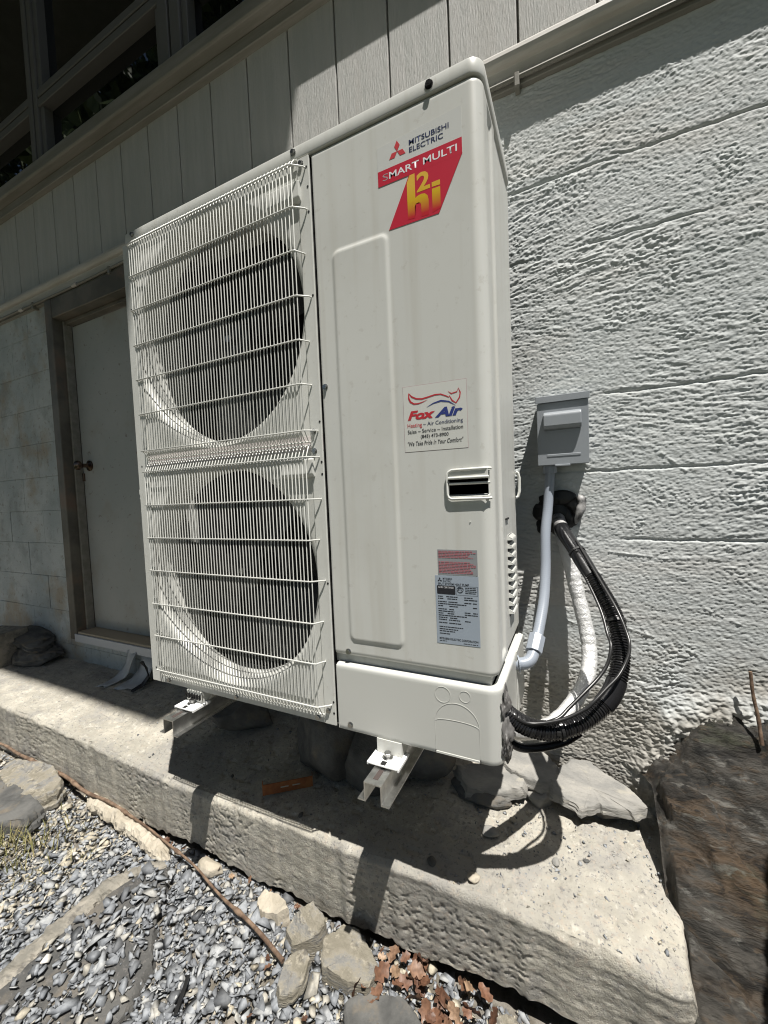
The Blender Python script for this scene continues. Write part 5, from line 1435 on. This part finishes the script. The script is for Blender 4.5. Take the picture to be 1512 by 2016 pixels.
# ------------------------------------------------------------------ stick, leaves, grass, scraps
def stick():
    P = [(-2.35, 0.055, -0.545), (-1.95, 0.062, -0.552), (-1.50, 0.060, -0.570), (-1.18, 0.045, -0.572), (-0.95, 0.012, -0.580), (-0.72, -0.025, -0.585), (-0.53, -0.068, -0.592)]
    pts, L_ = spline(P, 130)
    r = [0.0068 * (0.75 + 0.25 * math.sin(i * 0.05)) * (1 + 0.25 * (float(vn(i * 0.4, 0, 9)) - 0.5)) + (0.0025 if i % 23 < 2 else 0) for i in range(130)]
    base = Vector((-1.4, 0.04, -0.58))
    pts = [Vector(p) - base + Vector((0, 0.004 * math.sin(i * 0.21), 0.003 * math.sin(i * 0.33))) for i, p in enumerate(pts)]
    o = MB().tube(pts, r, 10).build('stick', M['stick'], None); o.location = base; smooth_angle(o, 60)
    tag(o, 'long brown dead branch lying along the foot of the walkway', 'stick')
stick()
one_tube('stem', [(0.520, 0.47, 0.075), (0.523, 0.462, 0.02), (0.530, 0.455, -0.03), (0.533, 0.44, -0.09)], 0.004, M['stick'], 'thin upright dead stem standing on the dark outcrop by the wall', 'stem', 30, 8, 0.3)

def leaf_mesh(seed):
    r = random.Random(seed); n = 9; k = 5
    V = []; F = []
    for i in range(n):
        t = i / (n - 1)
        w = 0.34 * math.sin(math.pi * (0.06 + 0.9 * t)) ** 0.8 * (1 + 0.35 * math.cos(t * 17 + seed))
        for j in range(k):
            s = (j / (k - 1) - 0.5) * 2
            V.append((t - 0.5, s * w, 0.20 * abs(s) ** 1.5 * w + 0.16 * math.sin(t * 3 + seed) * t + 0.03 * math.sin(t * 11 + s * 4 + seed) + r.uniform(-0.012, 0.012)))
    for i in range(n - 1):
        for j in range(k - 1): F.append((i * k + j, i * k + j + 1, (i + 1) * k + j + 1, (i + 1) * k + j))
    o = MB().add(V, F); return o
LEAVES = []
def leaves():
    protos = []
    r = random.Random(5)
    spots = []
    for k in range(60):
        a = r.gauss(0, 1); b = r.gauss(0, 1)
        spots.append((-0.165 + 0.10 * a, 0.000 + 0.045 * b - 0.015 * a, 1))
    for k in range(16):
        spots.append((r.uniform(-0.75, -0.3), r.uniform(0.02, 0.075), 0))
    for k in range(14):
        spots.append((r.uniform(-1.3, -0.75), r.uniform(0.0, 0.07), 0))
    for k in range(8):
        spots.append((r.uniform(-1.2, -0.2), r.uniform(-0.3, 0.0), 0))
    for i, (x, y, pile) in enumerate(spots):
        if i < 6:
            o = leaf_mesh(i).build('dry_leaf', M['leaf'], None); o.data.shade_smooth(); protos.append(o)
        else:
            o = protos[i % 6].copy(); COL.objects.link(o)
        y = min(y, 0.062)
        s = r.uniform(0.024, 0.046) if pile else r.uniform(0.012, 0.022)
        o.scale = (s, s, s)
        o.location = (x, y, ground_z(x, y) + 0.026 + (r.uniform(0, 0.022) if pile else 0.0))
        o.rotation_euler = (r.gauss(0, 0.5), r.gauss(0, 0.5), r.uniform(0, 6.28))
        if pile: tag(o, 'curled brown dry leaf in the leaf pile at the walkway foot', 'leaf', 'dry leaves in the pile')
        else: tag(o, 'small brown leaf scrap scattered on the gravel', 'leaf', 'leaf scraps on the gravel')
leaves()

def grass():
    r = np.random.default_rng(8); V = []; F = []
    for k in range(420):
        x = r.normal(-1.68, 0.13); y = r.normal(-0.17, 0.06); z = ground_z(x, y) + 0.012
        h = r.uniform(0.02, 0.06); a = r.uniform(0, 6.28); l = r.uniform(0.3, 1.2) * h; w = 0.0016
        dx, dy = math.cos(a), math.sin(a)
        o = len(V)
        V += [(x - dy * w, y + dx * w, z), (x + dy * w, y - dx * w, z), (x + dx * l * 0.4 - dy * w * 0.7, y + dy * l * 0.4 + dx * w * 0.7, z + h * 0.65), (x + dx * l * 0.4 + dy * w * 0.7, y + dy * l * 0.4 - dx * w * 0.7, z + h * 0.65), (x + dx * l, y + dy * l, z + h)]
        F += [(o, o + 1, o + 3, o + 2), (o + 2, o + 3, o + 4)]
    g = MB().add(V, F).build('grass', M['grass'], None)
    tag(g, 'tuft of yellow green grass at the left edge of the gravel', 'grass', kind='stuff')
grass()
o = MB().box(-0.035, 0.035, -0.004, 0.004, 0, 0.004).build('plastic_strip', M['blackplastic'], None, bevel=0.001); o.location = (-0.70, -0.215, -0.592); o.rotation_euler = (0.05, 0.08, math.radians(-62))
tag(o, 'short black plastic strip lying on the gravel at the bottom', 'plastic strip')

# ------------------------------------------------------------------ trees across the yard (mirrored in the panes)
def tree_mesh(seed, h):
    r = np.random.default_rng(seed)
    n = 9000
    # clumps
    C = []
    for k in range(46):
        t = r.uniform(0.12, 1.0); rad = h * 0.30 * (1 - 0.72 * t) + 0.25; a = r.uniform(0, 6.28); q = rad * math.sqrt(r.random())
        C.append((q * math.cos(a), q * math.sin(a), h * (0.16 + 0.84 * t), r.uniform(0.45, 0.95)))
    V = np.zeros((n * 4, 3)); F = np.arange(n * 4).reshape(n, 4)
    for i in range(n):
        c = C[r.integers(0, len(C))]
        d = r.normal(size=3); d /= np.linalg.norm(d); p = np.array(c[:3]) + d * c[3] * r.random() ** 0.4 * np.array([1, 1, 0.7])
        u = r.normal(size=3); u /= np.linalg.norm(u); w = np.cross(u, d); w /= np.linalg.norm(w) + 1e-9
        s = r.uniform(0.07, 0.15)
        V[4 * i:4 * i + 4] = [p - u * s, p - w * s * 0.5, p + u * s, p + w * s * 0.5]
    return raw_mesh('crown', V, F)
def trees():
    spots = [(-11.0, -4.6, 17.0, 'tall leafy tree nearest the house line at the left'), (-8.2, -7.2, 18.0, 'leafy yard tree second from the left'), (-4.2, -9.0, 18.5, 'leafy yard tree straight across from the door'), (0.6, -9.6, 17.5, 'leafy yard tree straight across from the heat pump'), (5.0, -8.6, 16.0, 'leafy yard tree to the right behind the viewer'), (8.4, -5.4, 13.0, 'leafy tree at the right end of the yard'), (-14.5, -1.4, 17.0, 'leafy tree farthest left along the house')]
    ms = [tree_mesh(500, 10.0), tree_mesh(501, 10.0)]
    for k, (x, y, h, lb) in enumerate(spots):
        t = empty('tree', (x, y, -0.62)); tag(t, lb, 'tree', 'trees across the yard')
        c = obj('crown', ms[k % 2], M['foliage'], t); c.scale = (h / 10 * 0.95, h / 10 * 0.95, h / 10); c.rotation_euler = (0, 0, k * 1.3)
        tr = MB().tube([(0, 0, -0.1), (0.05, 0.02, h * 0.3), (0.1, -0.05, h * 0.6), (0.05, 0.05, h * 0.9)], [0.24, 0.18, 0.11, 0.03], 10).build('trunk', M['bark'], t)
        for q in range(6):
            a = q * 1.05; z0 = h * (0.22 + 0.1 * q)
            MBt = MB().tube([(0.05, 0, z0), (0.8 * math.cos(a), 0.8 * math.sin(a), z0 + 0.5), (1.6 * math.cos(a), 1.6 * math.sin(a), z0 + 0.8)], [0.08, 0.05, 0.02], 6).build('limb', M['bark'], t)
trees()
